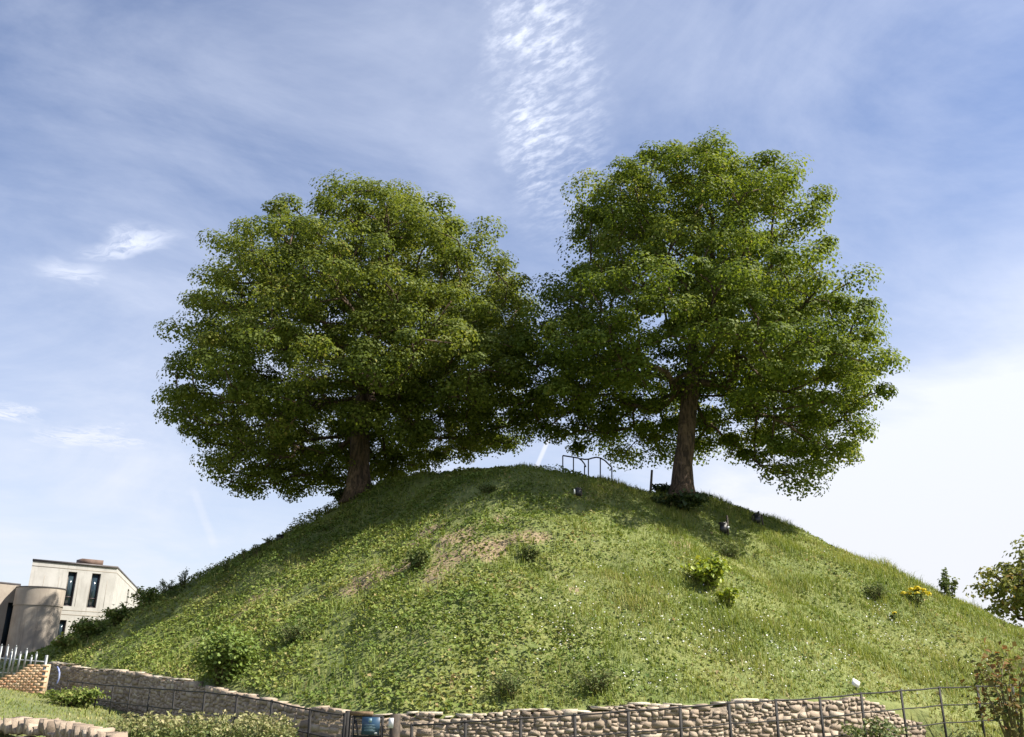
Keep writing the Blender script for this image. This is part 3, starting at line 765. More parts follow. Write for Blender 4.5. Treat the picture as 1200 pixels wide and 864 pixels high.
def rubble_wall(t, line, thick, base_fn, rg, sl=(.12, .40), sh=(.09, .20), cope=True, cope_keep=None):
    """line: (x, y, top z) points, wall face towards the right-hand side of the direction of travel"""
    pts, u = polyline(line, 0.05)
    T = np.gradient(pts[:, :2], axis=0); T = unit(T); Nf = np.stack([T[:, 1], -T[:, 0]], -1)
    base = base_fn(pts[:, 0] + Nf[:, 0] * .3, pts[:, 1] + Nf[:, 1] * .3) - .12
    # rubble core
    s = slice(None, None, 6); p, nn, b = pts[s], Nf[s], base[s]; k = len(p)
    tz = p[:, 2] - .05
    A = np.column_stack([p[:, :2] + nn * .052, b]); B = np.column_stack([p[:, :2] + nn * .048, tz]); C_ = np.column_stack([p[:, :2] - nn * thick, tz]); D = np.column_stack([p[:, :2] - nn * thick, b])
    V = np.stack([A, B, C_, D], 1).reshape(-1, 3); i = np.arange(k - 1)[:, None] * 4
    F4 = np.concatenate([np.concatenate([i + a_, i + 4 + a_, i + 4 + (a_ + 1) % 4, i + (a_ + 1) % 4], 1) for a_ in range(4)])
    F4 = np.concatenate([F4, [[0, 1, 2, 3], [4 * k - 1, 4 * k - 2, 4 * k - 3, 4 * k - 4]]])
    np_mesh('mortar_core', V, [F4], M['mortar'], t)
    items = []; Ltot = u[-1]; maxh = (pts[:, 2] - base).max(); bx0 = 0.0
    while bx0 < Ltot:                       # short stretches, each with courses of its own
        bL = rg.uniform(.45, 1.3); h0 = -rg.random() * .08
        while h0 < maxh:
            hh = rg.choice([rg.uniform(.04, .075), rg.uniform(.07, .11), rg.uniform(.11, .17)], p=[.4, .43, .17]); x_ = bx0
            while x_ < bx0 + bL:
                L_ = max(hh * rg.uniform(1.1, 3.2), .09); L_ = min(L_, .48, max(bx0 + bL - x_ + .03, .08)); xm = x_ + L_ / 2; q = int(np.clip(xm / .05, 0, len(pts) - 1))
                hj = hh * rg.uniform(.82, 1.1); zc_ = base[q] + h0 + hh / 2 + rg.normal() * .012
                if 0 < xm < Ltot and zc_ + hj * .35 < pts[q, 2] + .03:
                    o_ = .068 - rg.random() * .022
                    c = [pts[q, 0] - Nf[q, 0] * o_, pts[q, 1] - Nf[q, 1] * o_, zc_]
                    items.append((c, (L_ / 2 * 1.04, .13, hj / 2 * 1.03), math.atan2(T[q, 1], T[q, 0]) + rg.normal() * .05, rg.normal() * .09))
                x_ += L_
            h0 += hh
        bx0 += bL
    stones_mesh('stonework', items, t, M['stone'], rg)
    if cope:
        items = []; x_ = 0
        while x_ < Ltot:
            L_ = rg.uniform(.15, .6); q = int(np.clip((x_ + L_ / 2) / .05, 0, len(pts) - 1))
            if cope_keep is None or cope_keep((x_ + L_ / 2) / Ltot, rg):
                items.append(([pts[q, 0] - Nf[q, 0] * thick * .42, pts[q, 1] - Nf[q, 1] * thick * .42, pts[q, 2] + rg.uniform(-.01, .035)], (L_ / 2, thick * .54, rg.uniform(.015, .034)), math.atan2(T[q, 1], T[q, 0]) + rg.normal() * .08, rg.normal() * .05))
            x_ += L_
        stones_mesh('coping', items, t, M['cope'], rg, .16)
rgw = np.random.default_rng(77)
wl = []
for w in np.linspace(0, 12.55, 160):
    i = min(int(w), len(WP) - 2); f = w - i; p = WP[i] * (1 - f) + WP[i + 1] * f
    a_ = math.atan2(p[1] - MCY, p[0] - MCX); R_, z_ = toe(a_)
    drop = max(0, (w - 11.2)) * .45
    wl.append((MCX + math.cos(a_) * (R_ + .12), MCY + math.sin(a_) * (R_ + .12), float(z_) - .06 - drop + .03 * math.sin(w * 5.3)))
wt = thing('stone_wall', (wl[0][0], wl[0][1], terrain(np.array(wl[0][0]), np.array(wl[0][1]))), 'long curved rubble stone wall holding the foot of the grassy mound', 'wall')
rubble_wall(wt, wl, .42, terrain, rgw, cope_keep=lambda f, r: (f < .33 and r.random() < .8) or (.55 < f < .83 and r.random() < .9) or r.random() < .25)
# low wall with upright coping stones, bottom left
lw_px = [(-70, 843, 18.4), (-10, 845, 17.8), (40, 847, 17.2), (80, 852, 16.6), (105, 858, 16.1), (128, 868, 15.6)]
ll = [tuple(at(*q)) for q in lw_px]
lt = thing('low_stone_wall', (ll[1][0], ll[1][1], ll[1][2] - .8), 'low dry stone wall topped with upright cock-and-hen stones at bottom left', 'wall')
pts_, u_ = polyline(ll, .05)
low_line = [(p[0], p[1], p[2] - .24) for p in pts_[::6]]
rubble_wall(lt, low_line, .4, lambda x, y: terrain(x, y) * 0 + ll[2][2] - 1.0, rgw, cope=False)
items = []; x_ = 0
T_ = unit(np.gradient(pts_[:, :2], axis=0))
while x_ < u_[-1]:
    L_ = rgw.uniform(.03, .085); q = int(np.clip(x_ / .05, 0, len(pts_) - 1)); hh = rgw.uniform(.05, .17)
    items.append(([pts_[q, 0] - T_[q, 1] * .18, pts_[q, 1] + T_[q, 0] * .18, pts_[q, 2] - .22 + hh], (L_ / 2 * 1.05, .2, hh), math.atan2(T_[q, 1], T_[q, 0]) + rgw.normal() * .1, rgw.normal() * .2 + .2))
    x_ += L_
stones_mesh('upright_stones', items, lt, M['stone'], rgw, .24)

# brick wall with a raking top, left edge
bt_p = at(50, 813, 28.0)
bt = thing('brick_wall', bt_p, 'sunlit orange brick wall with raking top at far left', 'wall')
P0, P1 = at(-75, 800, 28.6), at(51, 800, 28.0)
bd = unit((P1 - P0) * np.array([1, 1, 0])); bl = np.linalg.norm((P1 - P0)[:2]); bn = np.array([bd[1], -bd[0], 0.0])
bang = math.atan2(bd[1], bd[0])
def btop(s_):
    X_ = np.interp(s_, [0, bl], [-75, 51]); return at(X_, np.interp(X_, [-75, 0, 34, 51], [838, 797, 779, 777]), 28.2)[2]
zb = at(25, 826, 28.0)[2]
mb = MB(); ss_ = np.linspace(0, bl - .07, 40)
for a_, b_ in zip(ss_[:-1], ss_[1:]):
    q0, q1 = P0 + bd * a_, P0 + bd * b_; z0, z1 = max(btop(a_), zb + .05) - .03, max(btop(b_), zb + .05) - .03
    f_ = lambda q, z, d: [q[0] - bn[0] * d, q[1] - bn[1] * d, z]
    mb.hexa([f_(q0, zb, .012), f_(q1, zb, .012), f_(q1, zb, .3), f_(q0, zb, .3), f_(q0, z0, .012), f_(q1, z1, .012), f_(q1, z1, .3), f_(q0, z0, .3)])
mb.build('pointing', M['pointing'], bt)
items = []; r_ = 0; z_ = zb
while z_ < btop(bl) + .02:
    s_ = -(r_ % 2) * .11
    while s_ < bl:
        sm_ = s_ + .1075
        if 0.02 < sm_ < bl - .02 and z_ + .06 < btop(sm_) + .035:
            c = P0 + bd * sm_ - bn * .05; items.append(([c[0], c[1], z_ + .034], (.104, .06, .032), bang, 0))
        s_ += .225
    if bl - .02 - (s_ - .225 + .2075) > .05 and z_ + .06 < btop(bl):
        e0 = s_ - .225 + .215 + .01; c = P0 + bd * ((e0 + bl - .015) / 2) - bn * .05; items.append(([c[0], c[1], z_ + .034], ((bl - .015 - e0) / 2, .06, .032), bang, 0))
    z_ += .075; r_ += 1
stones_mesh('brickwork', items, bt, M['brick'], rgw, .04)

# ------------------------------------------------------------------ concrete buildings
def wall_face(mb, p0, p1, zlo, ztop, wins, inward, depth=.28):
    """a wall sheet between two plan points with real window openings; wins: (s0, s1, z0, z1)"""
    L = np.linalg.norm(np.array(p1) - np.array(p0)); d = (np.array(p1) - np.array(p0)) / L
    S = sorted({0, L} | {w[0] for w in wins} | {w[1] for w in wins}); Z = sorted({zlo, ztop} | {w[2] for w in wins} | {w[3] for w in wins})
    at2 = lambda s_, z, k=0: [p0[0] + d[0] * s_ + inward[0] * k, p0[1] + d[1] * s_ + inward[1] * k, z]
    for s0, s1 in zip(S[:-1], S[1:]):
        for z0, z1 in zip(Z[:-1], Z[1:]):
            if any(w[0] <= s0 + 1e-6 and s1 <= w[1] + 1e-6 and w[2] <= z0 + 1e-6 and z1 <= w[3] + 1e-6 for w in wins): continue
            mb.add([at2(s0, z0), at2(s1, z0), at2(s1, z1), at2(s0, z1)], [[0, 1, 2, 3]])
    for s0, s1, z0, z1 in wins:
        c = [(s0, z0), (s1, z0), (s1, z1), (s0, z1)]
        for (a_, za_), (b_, zb_) in zip(c, c[1:] + c[:1]):
            mb.add([at2(a_, za_), at2(b_, zb_), at2(b_, zb_, depth), at2(a_, za_, depth)], [[3, 2, 1, 0]])
    return at2, L
def on_face(px_, py_, p0, d2):
    r = ray(px_, py_); A_ = np.array([[r[0], -d2[0]], [r[1], -d2[1]]]); k, s_ = np.linalg.solve(A_, np.array(p0) - EYE[:2]); return s_, EYE[2] + r[2] * k
ZR = 8.0
def on_height(px_, py_, z):
    r = ray(px_, py_); k = (z - EYE[2]) / r[2]; return (EYE + r * k)[:2]
cA, cB, cC = on_height(39, 655, ZR), on_height(138, 664, ZR), on_height(169, 697, ZR)
cD = cA + (cC - cB)
bld = thing('concrete_building', (cB[0], cB[1], 1.0), 'pale concrete block with narrow upright windows and flat roof left of the mound', 'building')
inn = lambda d: np.array([-d[1], d[0]])
fd = unit(cB - cA); sd = unit(cC - cB); gz = 0.8
def px_win(px0, px1, top, bot, p0, d2):
    s0, _ = on_face(px0, (top + bot) / 2, p0, d2); s1, _ = on_face(px1, (top + bot) / 2, p0, d2)
    _, zt_ = on_face((px0 + px1) / 2, top, p0, d2); _, zb_ = on_face((px0 + px1) / 2, bot, p0, d2); return (s0, s1, zb_, zt_)
fw = [px_win(77, 87.5, 670, 710.5, cA, fd), px_win(105, 115.5, 672, 712.5, cA, fd), px_win(68, 76, 726.5, 755, cA, fd), px_win(95, 104, 729, 757, cA, fd)]
sw = [px_win(148.5, 150.5, 689.5, 710, cB, sd), px_win(156, 158, 697.5, 711, cB, sd), px_win(163, 164.5, 703, 714, cB, sd)]
mb = MB()
wall_face(mb, cA, cB, gz, ZR - .12, fw, inn(fd)); wall_face(mb, cB, cC, gz, ZR - .12, sw, inn(sd)); wall_face(mb, cC, cD, gz, ZR - .12, [], inn(fd)); wall_face(mb, cD, cA, gz, ZR - .12, [], inn(sd))
mb.build('wall', M['concrete'], bld)
mb = MB(); ov = .06
ctr_ = (cA + cB + cC + cD) / 4
cc = [c + unit(c - ctr_) * ov for c in (cA, cB, cC, cD)]
mb.hexa([[*c, ZR - .12] for c in cc] + [[*c, ZR] for c in cc]); rf = mb.build('roof', M['coping'], bld)
mb = MB(); tp = on_height(95, 657, ZR); mb.box([tp[0] - .6, tp[1] + 2.4, ZR + .16], [1.2, 1.0, .32], math.atan2(fd[1], fd[0])); mb.build('roof_housing', M['vent'], rf)
# joints, windows
def strip(p0, d2, s0, s1, z0, z1, proud, mat, name, parent, inner=0.02):
    n_ = -inn(d2); mb = MB()
    f = lambda s_, z, k: [p0[0] + d2[0] * s_ + n_[0] * k, p0[1] + d2[1] * s_ + n_[1] * k, z]
    mb.hexa([f(s0, z0, proud), f(s1, z0, proud), f(s1, z0, -inner), f(s0, z0, -inner), f(s0, z1, proud), f(s1, z1, proud), f(s1, z1, -inner), f(s0, z1, -inner)])
    return mb.build(name, mat, parent)
FL = np.linalg.norm(cB - cA); SL = np.linalg.norm(cC - cB)
for yy in (667.5, 716, 721):
    _, zj = on_face(90, yy, cA, fd); strip(cA, fd, .01, FL - .01, zj - .018, zj + .018, .006, M['joint'], 'joint_line', bld)
    if yy < 700: strip(cB, sd, .01, SL - .01, zj - .02, zj + .02, .006, M['joint'], 'joint_line', bld)
for sj in (.16, .33, .43, .56, .70, .90):
    strip(cA, fd, FL * sj - .01, FL * sj + .01, fw[0][2], ZR - .85, .004, M['joint'], 'joint_line', bld)
for p0, d2, ws in ((cA, fd, fw), (cB, sd, sw)):
    for s0, s1, z0, z1 in ws:
        n_ = -inn(d2); f = lambda s_, z, k: [p0[0] + d2[0] * s_ - n_[0] * k, p0[1] + d2[1] * s_ - n_[1] * k, z]
        mb = MB(); e = min(.05, (s1 - s0) * .12)
        for a0, a1, b0, b1 in ((s0, s1, z0, z0 + e), (s0, s1, z1 - e, z1), (s0, s0 + e, z0 + e, z1 - e), (s1 - e, s1, z0 + e, z1 - e), (s0 + e, s1 - e, z0 + (z1 - z0) * .27 - e / 2, z0 + (z1 - z0) * .27 + e / 2)):
            mb.hexa([f(a0, b0, .13), f(a1, b0, .13), f(a1, b0, .19), f(a0, b0, .19), f(a0, b1, .13), f(a1, b1, .13), f(a1, b1, .19), f(a0, b1, .19)])
        wf = mb.build('window', M['frame'], bld)
        mb = MB(); mb.hexa([f(s0 + e, z0 + e, .155), f(s1 - e, z0 + e, .155), f(s1 - e, z0 + e, .165), f(s0 + e, z0 + e, .165), f(s0 + e, z1 - e, .155), f(s1 - e, z1 - e, .155), f(s1 - e, z1 - e, .165), f(s0 + e, z1 - e, .165)])
        mb.build('pane', M['glass'], wf)
# curved tower in front
Y_T = 45.0
ax_dir = unit(at(48, 690, Y_T)[:2] - EYE[:2]); R_T = 23.5 * Y_T / 1050 * 1.06
cen = at(48.5, 690, Y_T)[:2] + ax_dir * .2; ZT = at(36, 688.3, np.dot(cen - ax_dir * R_T, [0, 1]))[2]
tow = thing('concrete_tower', (cen[0], cen[1], 1.0), 'low round-fronted weathered concrete tower at left edge before the pale block', 'building')
def arc(n_, r_, a0=-math.pi, a1=0): 
    side = np.array([-ax_dir[1], ax_dir[0]]) * -1
    t_ = np.linspace(a0, a1, n_); return [cen + side * math.cos(q) * r_ + ax_dir * math.sin(q) * r_ for q in t_]
def shell(name, mat, r_, z0, z1, parent, cap=True):
    A_ = arc(41, r_); back = [A_[-1] + ax_dir * 6, A_[0] + ax_dir * 6]; ring = A_ + back; k = len(ring); mb = MB()
    V = [[*p, z0] for p in ring] + [[*p, z1] for p in ring]
    mb.add(V, [[i, (i + 1) % k, k + (i + 1) % k, k + i] for i in range(k)])
    if cap:
        me_ = MB(); c0 = len(V)
        mb.add([[*p, z1] for p in ring] + [[*(cen + ax_dir * 2), z1]], tris=[[i, (i + 1) % k, k] for i in range(k)])
        mb.add([[*p, z0] for p in ring] + [[*(cen + ax_dir * 2), z0]], tris=[[(i + 1) % k, i, k] for i in range(k)])
    return mb.build(name, mat, parent, smooth=False)
shell('wall', M['concrete2'], R_T, .5, ZT - .02, tow)
zband = on_height  # banded parapet, a shade proud of the wall
_, zp = None, ZT - .82
shell('parapet', M['concrete2'], R_T + .035, zp, ZT, tow)
shell('coping', M['coping'], R_T + .06, ZT + .002, ZT + .05, tow)
shell('base_band', M['concrete2'], R_T + .02, .55, ZT - 3.15, tow)
# flat wing with a dark tall window to the left of the tower
wpA, wpB = at(-60, 660, 42.0)[:2], at(24, 688.5, 45.2)[:2]
wd = unit(wpB - wpA); wL = np.linalg.norm(wpB - wpA)
wing = thing('concrete_wing', (wpB[0], wpB[1], 1.0), 'slice of concrete wing with a tall dark window at the extreme left edge', 'building')
ww = [px_win(5.0, 16.5, 706, 757, wpA, wd)]
mb = MB(); wall_face(mb, wpA, wpB, .5, ZT + .15, ww, inn(wd)); 
b1, b0 = wpB + inn(wd) * 6, wpA + inn(wd) * 6
wall_face(mb, wpB, b1, .5, ZT + .15, [], -wd); wall_face(mb, b1, b0, .5, ZT + .15, [], -inn(wd)); wall_face(mb, b0, wpA, .5, ZT + .15, [], wd)
mb.build('wall', M['concrete2'], wing)
mb = MB(); cc = [wpA, wpB, b1, b0]; mb.hexa([[*c, ZT + .15] for c in cc] + [[*c, ZT + .25] for c in cc]); mb.build('roof', M['coping'], wing)
for s0, s1, z0, z1 in ww:
    strip(wpA, wd, s0, s1, z0, z1, -.20, M['glass'], 'window', wing, .24)

# ------------------------------------------------------------------ fences, gate, signs
def on_ring(px_, py_, off):
    d = ray(px_, py_); t = np.linspace(8, 60, 5200); p = EYE + d * (t / d[1])[:, None]
    a_ = np.arctan2(p[:, 1] - MCY, p[:, 0] - MCX); r_ = np.hypot(p[:, 0] - MCX, p[:, 1] - MCY)
    i = int(np.argmax(r_ < toe(a_)[0] + off)); return p[i]
def ter1(p): return float(terrain(np.array(p[0]), np.array(p[1])))
def estate_fence(tops, off, label, rails=(.0, .36, .72)):
    P_ = [on_ring(x_, y_, off) for x_, y_ in tops]
    t = thing('estate_fence', (P_[0][0], P_[0][1], ter1(P_[0])), label, 'fence', 'iron estate railings along the wall')
    for i, p in enumerate(P_):
        q = P_[min(i + 1, len(P_) - 1)] - P_[max(i - 1, 0)]; ang = math.atan2(q[1], q[0]); b = ter1(p) - .15
        mb = MB(); lean = rnd.uniform(-.02, .02)
        mb.box([p[0], p[1], (b + p[2] + .03) / 2], [.055, .022, p[2] + .03 - b], ang, [[1, 0, lean], [0, 1, 0], [0, 0, 1]])
        mb.build('post', M['iron'], t)
    for k, dz_ in enumerate(rails):
        mb = MB(); pp = []
        for a_, b_ in zip(P_[:-1], P_[1:]):
            for f in (0, .5): pp.append(a_ * (1 - f) + b_ * f - np.array([0, 0, dz_ + (.012 if f else 0)]))
        pp.append(P_[-1] - np.array([0, 0, dz_])); mb.tube(pp, .014 if k else .017, 6); mb.build('rail', M['iron'], t)
    return t, P_
estate_fence([(483, 850), (546, 846), (610, 842), (674, 838), (736, 833), (797, 829), (854.5, 824), (909, 821), (961, 818), (1009, 813), (1056, 809.5), (1101, 806), (1145, 804.5), (1186, 803), (1226, 802)], 1.0,
    'thin black iron railing in front of the wall, right of the gate')
estate_fence([(404, 838), (364, 832), (319, 822), (278, 815), (240, 811), (205, 808.5), (176, 806.5), (153, 805), (133, 803.5), (115, 802), (97, 800), (80, 798)], 1.0,
    'thin black iron railing climbing the bank to the left of the gate', (.0, .4, .8))
gl, gr = on_ring(408.5, 833, .95), on_ring(463.5, 836, .95)
gr[2] = at(463.5, 836, gr[1])[2]
gdir = unit((gr - gl) * np.array([1, 1, 0])); gang = math.atan2(gdir[1], gdir[0]); gn = np.array([gdir[1], -gdir[0], 0])
gate = thing('metal_gate', (gl[0], gl[1], ter1(gl)), 'black iron gate with diagonal brace between two posts before the wall', 'gate')
gs = np.linalg.norm((gr - gl)[:2]); ppm = gs / 55.0
G = lambda px_, z, k=0.0: gl + gdir * (px_ - 408.5) * ppm + gn * k + np.array([0, 0, z - gl[2]])
zt_ = gl[2]; zpx = lambda y_: zt_ - (y_ - 833) * ppm
b0 = ter1(gl) - .1
mb = MB(); c = G(408.5, (b0 + zt_) / 2); mb.box(c, [.085, .085, zt_ - b0], gang); mb.build('post', M['iron'], gate)
mb = MB(); c = G(463.8, (b0 + zt_ - .04) / 2); mb.box(c, [.145, .13, zt_ - .04 - b0], gang); mb.build('timber_post', M['timber'], gate)
mb = MB(); mb.box(G(424, zpx(835.5)), [.44, .05, .07], gang); mb.build('top_beam', M['brown_timber'], gate)
mb = MB()
for x_ in (415, 449): mb.tube([G(x_, b0 + .15), G(x_, zpx(838))], .028, 6)
for y_ in (838.5, 858, 874): mb.tube([G(415, zpx(y_)), G(449, zpx(y_))], .024, 6)
for x_ in (421.5, 428, 435, 442): mb.tube([G(x_, b0 + .2), G(x_, zpx(858))], .012, 5)
mb.build('gate_frame', M['iron'], gate)
mb = MB(); mb.tube([G(417, zpx(842)), G(426, zpx(870))], .024, 6); mb.build('brace', M['iron'], gate)
sg = thing('information_sign', G(437, zpx(847.5), .05), 'blue information board with pale lines of text fixed to the black gate', 'sign')
mb = MB(); mb.box(G(437, zpx(847.5), .05), [20.5 * ppm, .018, 17.5 * ppm], gang); mb.build('board', M['sign_blue'], sg)
mb = MB(); e_ = .0605
mb.box(G(436.5, zpx(842), e_), [3.6 * ppm, .004, 3.8 * ppm], gang); mb.build('emblem', M['sign_pale'], sg)
mb = MB()
for k, (x_, w_) in enumerate(((436.8, 13), (436.8, 10), (436.8, 14), (436.3, 12.5), (437, 13.5))): mb.box(G(x_, zpx(846.4 + k * 1.45), e_), [w_ * ppm, .003, .42 * ppm], gang)
mb.build('text_lines', M['sign_pale'], sg)
mb = MB(); mb.box(G(443.6, zpx(854.4), e_), [3.4 * ppm, .004, 1.7 * ppm], gang); mb.build('logo_patch', M['white_paint'], sg)
nt_ = thing('notice', G(461, zpx(844), .09), 'small pale notice pinned to the dark timber gate post', 'notice')
mb = MB(); mb.box(G(461, zpx(844), .075), [5.6 * ppm, .012, 10 * ppm], gang); mb.build('sheet', M['paper'], nt_)

# galvanised palisade railing above the brick wall
rp0, rp1 = at(-40, 752, 29.2), at(56, 768.5, 28.2)
pal = thing('palisade_railing', (rp1[0], rp1[1], rp1[2] - 1.2), 'galvanised steel palisade railing behind the orange brick wall', 'railing')
for x_, yt, yb in ((-33, 755, 800), (-24, 756, 800), (-15, 756, 800), (-7, 757, 800), (2, 757, 800), (9.5, 757.5, 800), (14, 763, 796), (19, 758.5, 792), (24, 766, 790), (31.5, 762, 784), (37, 770, 784), (43, 766, 782)):
    Y_ = np.interp(x_, [-40, 56], [29.2, 28.4]); a_ = at(x_, yt, Y_); zb_ = at(x_, yb, Y_)[2]
    mb = MB(); mb.box([a_[0], a_[1], (a_[2] + zb_) / 2], [.06, .018, a_[2] - zb_], .1)
    mb.hexa([[a_[0] - .03, a_[1] - .008, a_[2]], [a_[0] + .03, a_[1] - .008, a_[2]], [a_[0] + .03, a_[1] + .008, a_[2]], [a_[0] - .03, a_[1] + .008, a_[2]]] + [[a_[0] + s_ * .006, a_[1] + q_ * .006, a_[2] + .06] for s_, q_ in ((-1, -1), (1, -1), (1, 1), (-1, 1))])
    mb.build('pale', M['steel'], pal)
a_ = at(56, 768, 28.1); mb = MB(); zb_ = at(49, 812, 28.1)[2]; mb.box([a_[0], a_[1] - .05, (a_[2] + zb_) / 2], [.07, .07, a_[2] - zb_], .1); mb.build('end_post', M['steel'], pal)
for y0, y1 in ((772, 776), (790, 792)):
    mb = MB(); mb.tube([at(-40, y0 - 4, 29.25), at(54, y1, 28.45)], .022, 6); mb.build('rail', M['steel'], pal)
bp = at(66, 791, 29.3)
mb = MB(); mb.tube([at(*q, 29.2) for q in ((67, 781), (68.5, 784), (69.5, 789), (69, 795), (67, 800), (65.5, 803))], [.015, .03, .034, .028, .026, .012], 6)
o = mb.build('plastic_strap', M['blue_band'])
tag(o, 'twist of blue and white plastic hanging at the left end of the rubble wall', 'plastic strap')

# ------------------------------------------------------------------ things on the mound
def rail_thing(label, pts, posts, Yd):
    P_ = [at(x_, y_, Yd) for x_, y_ in pts]
    t = thing('handrail', at(posts[0][0], posts[0][2], Yd), label, 'handrail', 'handrails of the steps on the summit')
    mb = MB(); mb.tube(P_, .030, 6); mb.build('top_rail', M['iron'], t)
    for x_, y0, y1 in posts:
        mb = MB(); mb.tube([at(x_, y0, Yd), at(x_, y1 + 14, Yd)], .026, 6); mb.build('post', M['iron'], t)
rail_thing('left handrail on the summit, straight then curling down at its end', [(659.5, 534), (666, 535), (672, 536), (678, 537), (682, 540), (685, 544), (686.5, 547.5)], [(659.5, 534, 553), (672, 536, 554), (685, 546, 556)], 37.6)
rail_thing('right handrail on the summit, arching over and ending in a small curl', [(680, 537.5), (685, 538.5), (689.5, 538.3), (694, 537), (699, 536), (704, 537), (709, 540), (714, 545), (717, 548), (716.5, 549.8), (715, 549.8)], [(689.5, 538.5, 556), (703.5, 537, 557), (717, 547.5, 558)], 36.9)
p = on_mound(761, 571); a_ = at(764, 551, p[1])
mb = MB(); mb.tube([p - np.array([0, 0, .3]), a_], [.05, .042], 6); o = mb.build('marker_post', M['timber']); tag(o, 'short thin dark post leaning on the summit left of the bare trunk', 'post')
def spotlight(px_, py_, label, w, h, stakes, white):
    p = on_mound(px_, py_); m_ = p[1] / 1050.0
    t = thing('spotlight', p, label, 'spotlight', 'ground spotlights set in the slope')
    ang = -.15
    mb = MB(); mb.box([p[0], p[1], p[2] + h * m_ * .5 + .04], [w * m_, w * m_ * .7, h * m_], ang, [[1, 0, .1], [0, 1, .25], [0, 0, 1]]); hs = mb.build('housing', M['plastic_black'], t)
    mb = MB(); mb.box([p[0], p[1] + w * m_ * .15 + h * m_ * .1, p[2] + h * m_ + .06], [w * m_ * 1.12, w * m_ * .85, .05], ang, [[1, 0, 0], [0, 1, .25], [0, 0, 1]]); mb.build('hood', M['plastic_black'], hs)
    for dx_, hh in stakes:
        mb = MB(); mb.tube([[p[0] + dx_ * m_, p[1] - .02, p[2] - .1], [p[0] + dx_ * m_ + .01, p[1] + .02, p[2] + hh * m_]], .032, 6); mb.build('stake', M['timber'], t)
    if white is not None:
        mb = MB(); mb.box([p[0] + white[0] * m_, p[1] - w * m_ * .5 - .02, p[2] + white[1] * m_], [white[2] * m_, .03, white[3] * m_], ang); mb.build('label_plate', M['white_paint'], t)
spotlight(678, 583, 'small black spotlight with a pale strip, in the shade below the handrails', 6.5, 8.5, [(-1, 12), (3, 10)], (-5.0, 6, 1.6, 6))
spotlight(848, 627, 'black spotlight with a tall stake and white dot, below the right tree', 8, 12, [(5.2, 23)], (5, 8, 2.2, 2.6))
spotlight(888, 615, 'black spotlight between several stakes, nearest the right skyline', 7, 10, [(-5.5, 11), (-1.5, 14), (2, 16), (5.5, 12)], None)
spotlight(327, 635, 'tiny dark spotlight against the sky on the left skyline', 6, 6, [(4, 7)], None)
p = on_mound(1004, 812); m_ = p[1] / 1050.0
t = thing('white_tag', p, 'small tilted white plate on a thin peg just above the railing', 'tag')
mb = MB(); mb.tube([p - np.array([0, 0, .1]), p + np.array([0.0, 0, .13])], .012, 5); mb.build('peg', M['timber'], t)
mb = MB(); c = p + np.array([-.01, -.03, .20]); q = 0.5
mb.box(c, [8.5 * m_, .03, 7.5 * m_], .1, [[math.cos(q), 0, math.sin(q)], [0, 1, .3], [-math.sin(q), 0, math.cos(q)]]); mb.build('plate', M['white_paint'], t)

# ------------------------------------------------------------------ shrubs and weeds
def shrub(name, label, cat, base, h, r, mat, leaf, nleaf, seed, group=None, nst=9, loose=.5, top=None, asp=.8):
    rg = np.random.default_rng(seed); base = np.asarray(base, float)
    t = thing(name, base, label, cat, group)
    mb = MB(); tips = []
    for k in range(nst):
        a_ = rg.random() * 2 * math.pi; rr = r * math.sqrt(rg.random()) * .9; hh = h * (1 - .55 * (rr / r) ** 2) * rg.uniform(.75, 1.05)
        e = base + np.array([math.cos(a_) * rr, math.sin(a_) * rr, hh]); m = (base + e) / 2 + np.array([0, 0, .12 * h]) + rg.normal(size=3) * .04 * h
        s0 = base + np.array([math.cos(a_), math.sin(a_), 0]) * rr * .25 - np.array([0, 0, .08])
        mb.tube([s0, m, e], [.012 + .008 * h, .01, .005], 5); tips.append((s0, m, e))
    mb.build('stem', M['stem'], t)
    ids = rg.integers(0, nst, nleaf); u = rg.random(nleaf) ** .55
    S_ = np.array(tips); q0, q1, q2 = S_[ids, 0], S_[ids, 1], S_[ids, 2]; u_ = u[:, None]
    P = (1 - u_) ** 2 * q0 + 2 * u_ * (1 - u_) * q1 + u_ ** 2 * q2
    P = P + rg.normal(size=P.shape) * np.array([r, r, h * .6]) * .24 * loose
    P[:, 2] = np.maximum(P[:, 2], base[2] - .35 * h)
    N = unit(rg.normal(size=P.shape) * .55 + unit(P - base) * .5 + np.array([0, 0, .6]))
    V, T = leaf_faces(P, N, rg.uniform(leaf * .65, leaf * 1.3, nleaf), rg, .16, asp)
    hgt = (P[:, 2] - base[2]) / h
    tint = np.clip(.45 + rg.normal(size=nleaf) * .2 + rg.normal(size=nst)[ids] * .1, 0, 1)
    np_mesh('foliage', V, [T], mat, t, attrs={'tint': np.repeat(tint, 2)})
    if top is not None:
        mt, n_, sz, nm = top
        for q_ in range(n_):                       # each flower head is a small dome of petals
            cpt = S_[q_ % nst, 2] + (rg.normal(size=3) * np.array([r, r, h * .3]) * .16 if n_ > 1 else 0) + np.array([0, -.03, .05])
            k = 26; dd = unit(rg.normal(size=(k, 3)) + np.array([0, 0, .6]))
            V, T = leaf_faces(cpt + dd * np.array([1, 1, .55]) * sz * .9, dd, rg.uniform(sz * .6, sz * 1.0, k), rg, .1, 1.0)
            np_mesh(nm, V, [T], mt, t, attrs={'tint': np.repeat(rg.random(k), 2)})
    return t
shrub('leafy_bush', 'large bright green bush just above the shaded left wall', 'bush', on_mound(262, 799), 1.3, .78, M['bush'], .10, 3200, 1, nst=30, loose=.7)
shrub('thistle_clump', 'dark green clump casting a shadow on bare soil, centre left of the slope', 'weeds', on_mound(492, 668), .62, .42, M['weed'], .09, 750, 2, nst=16)
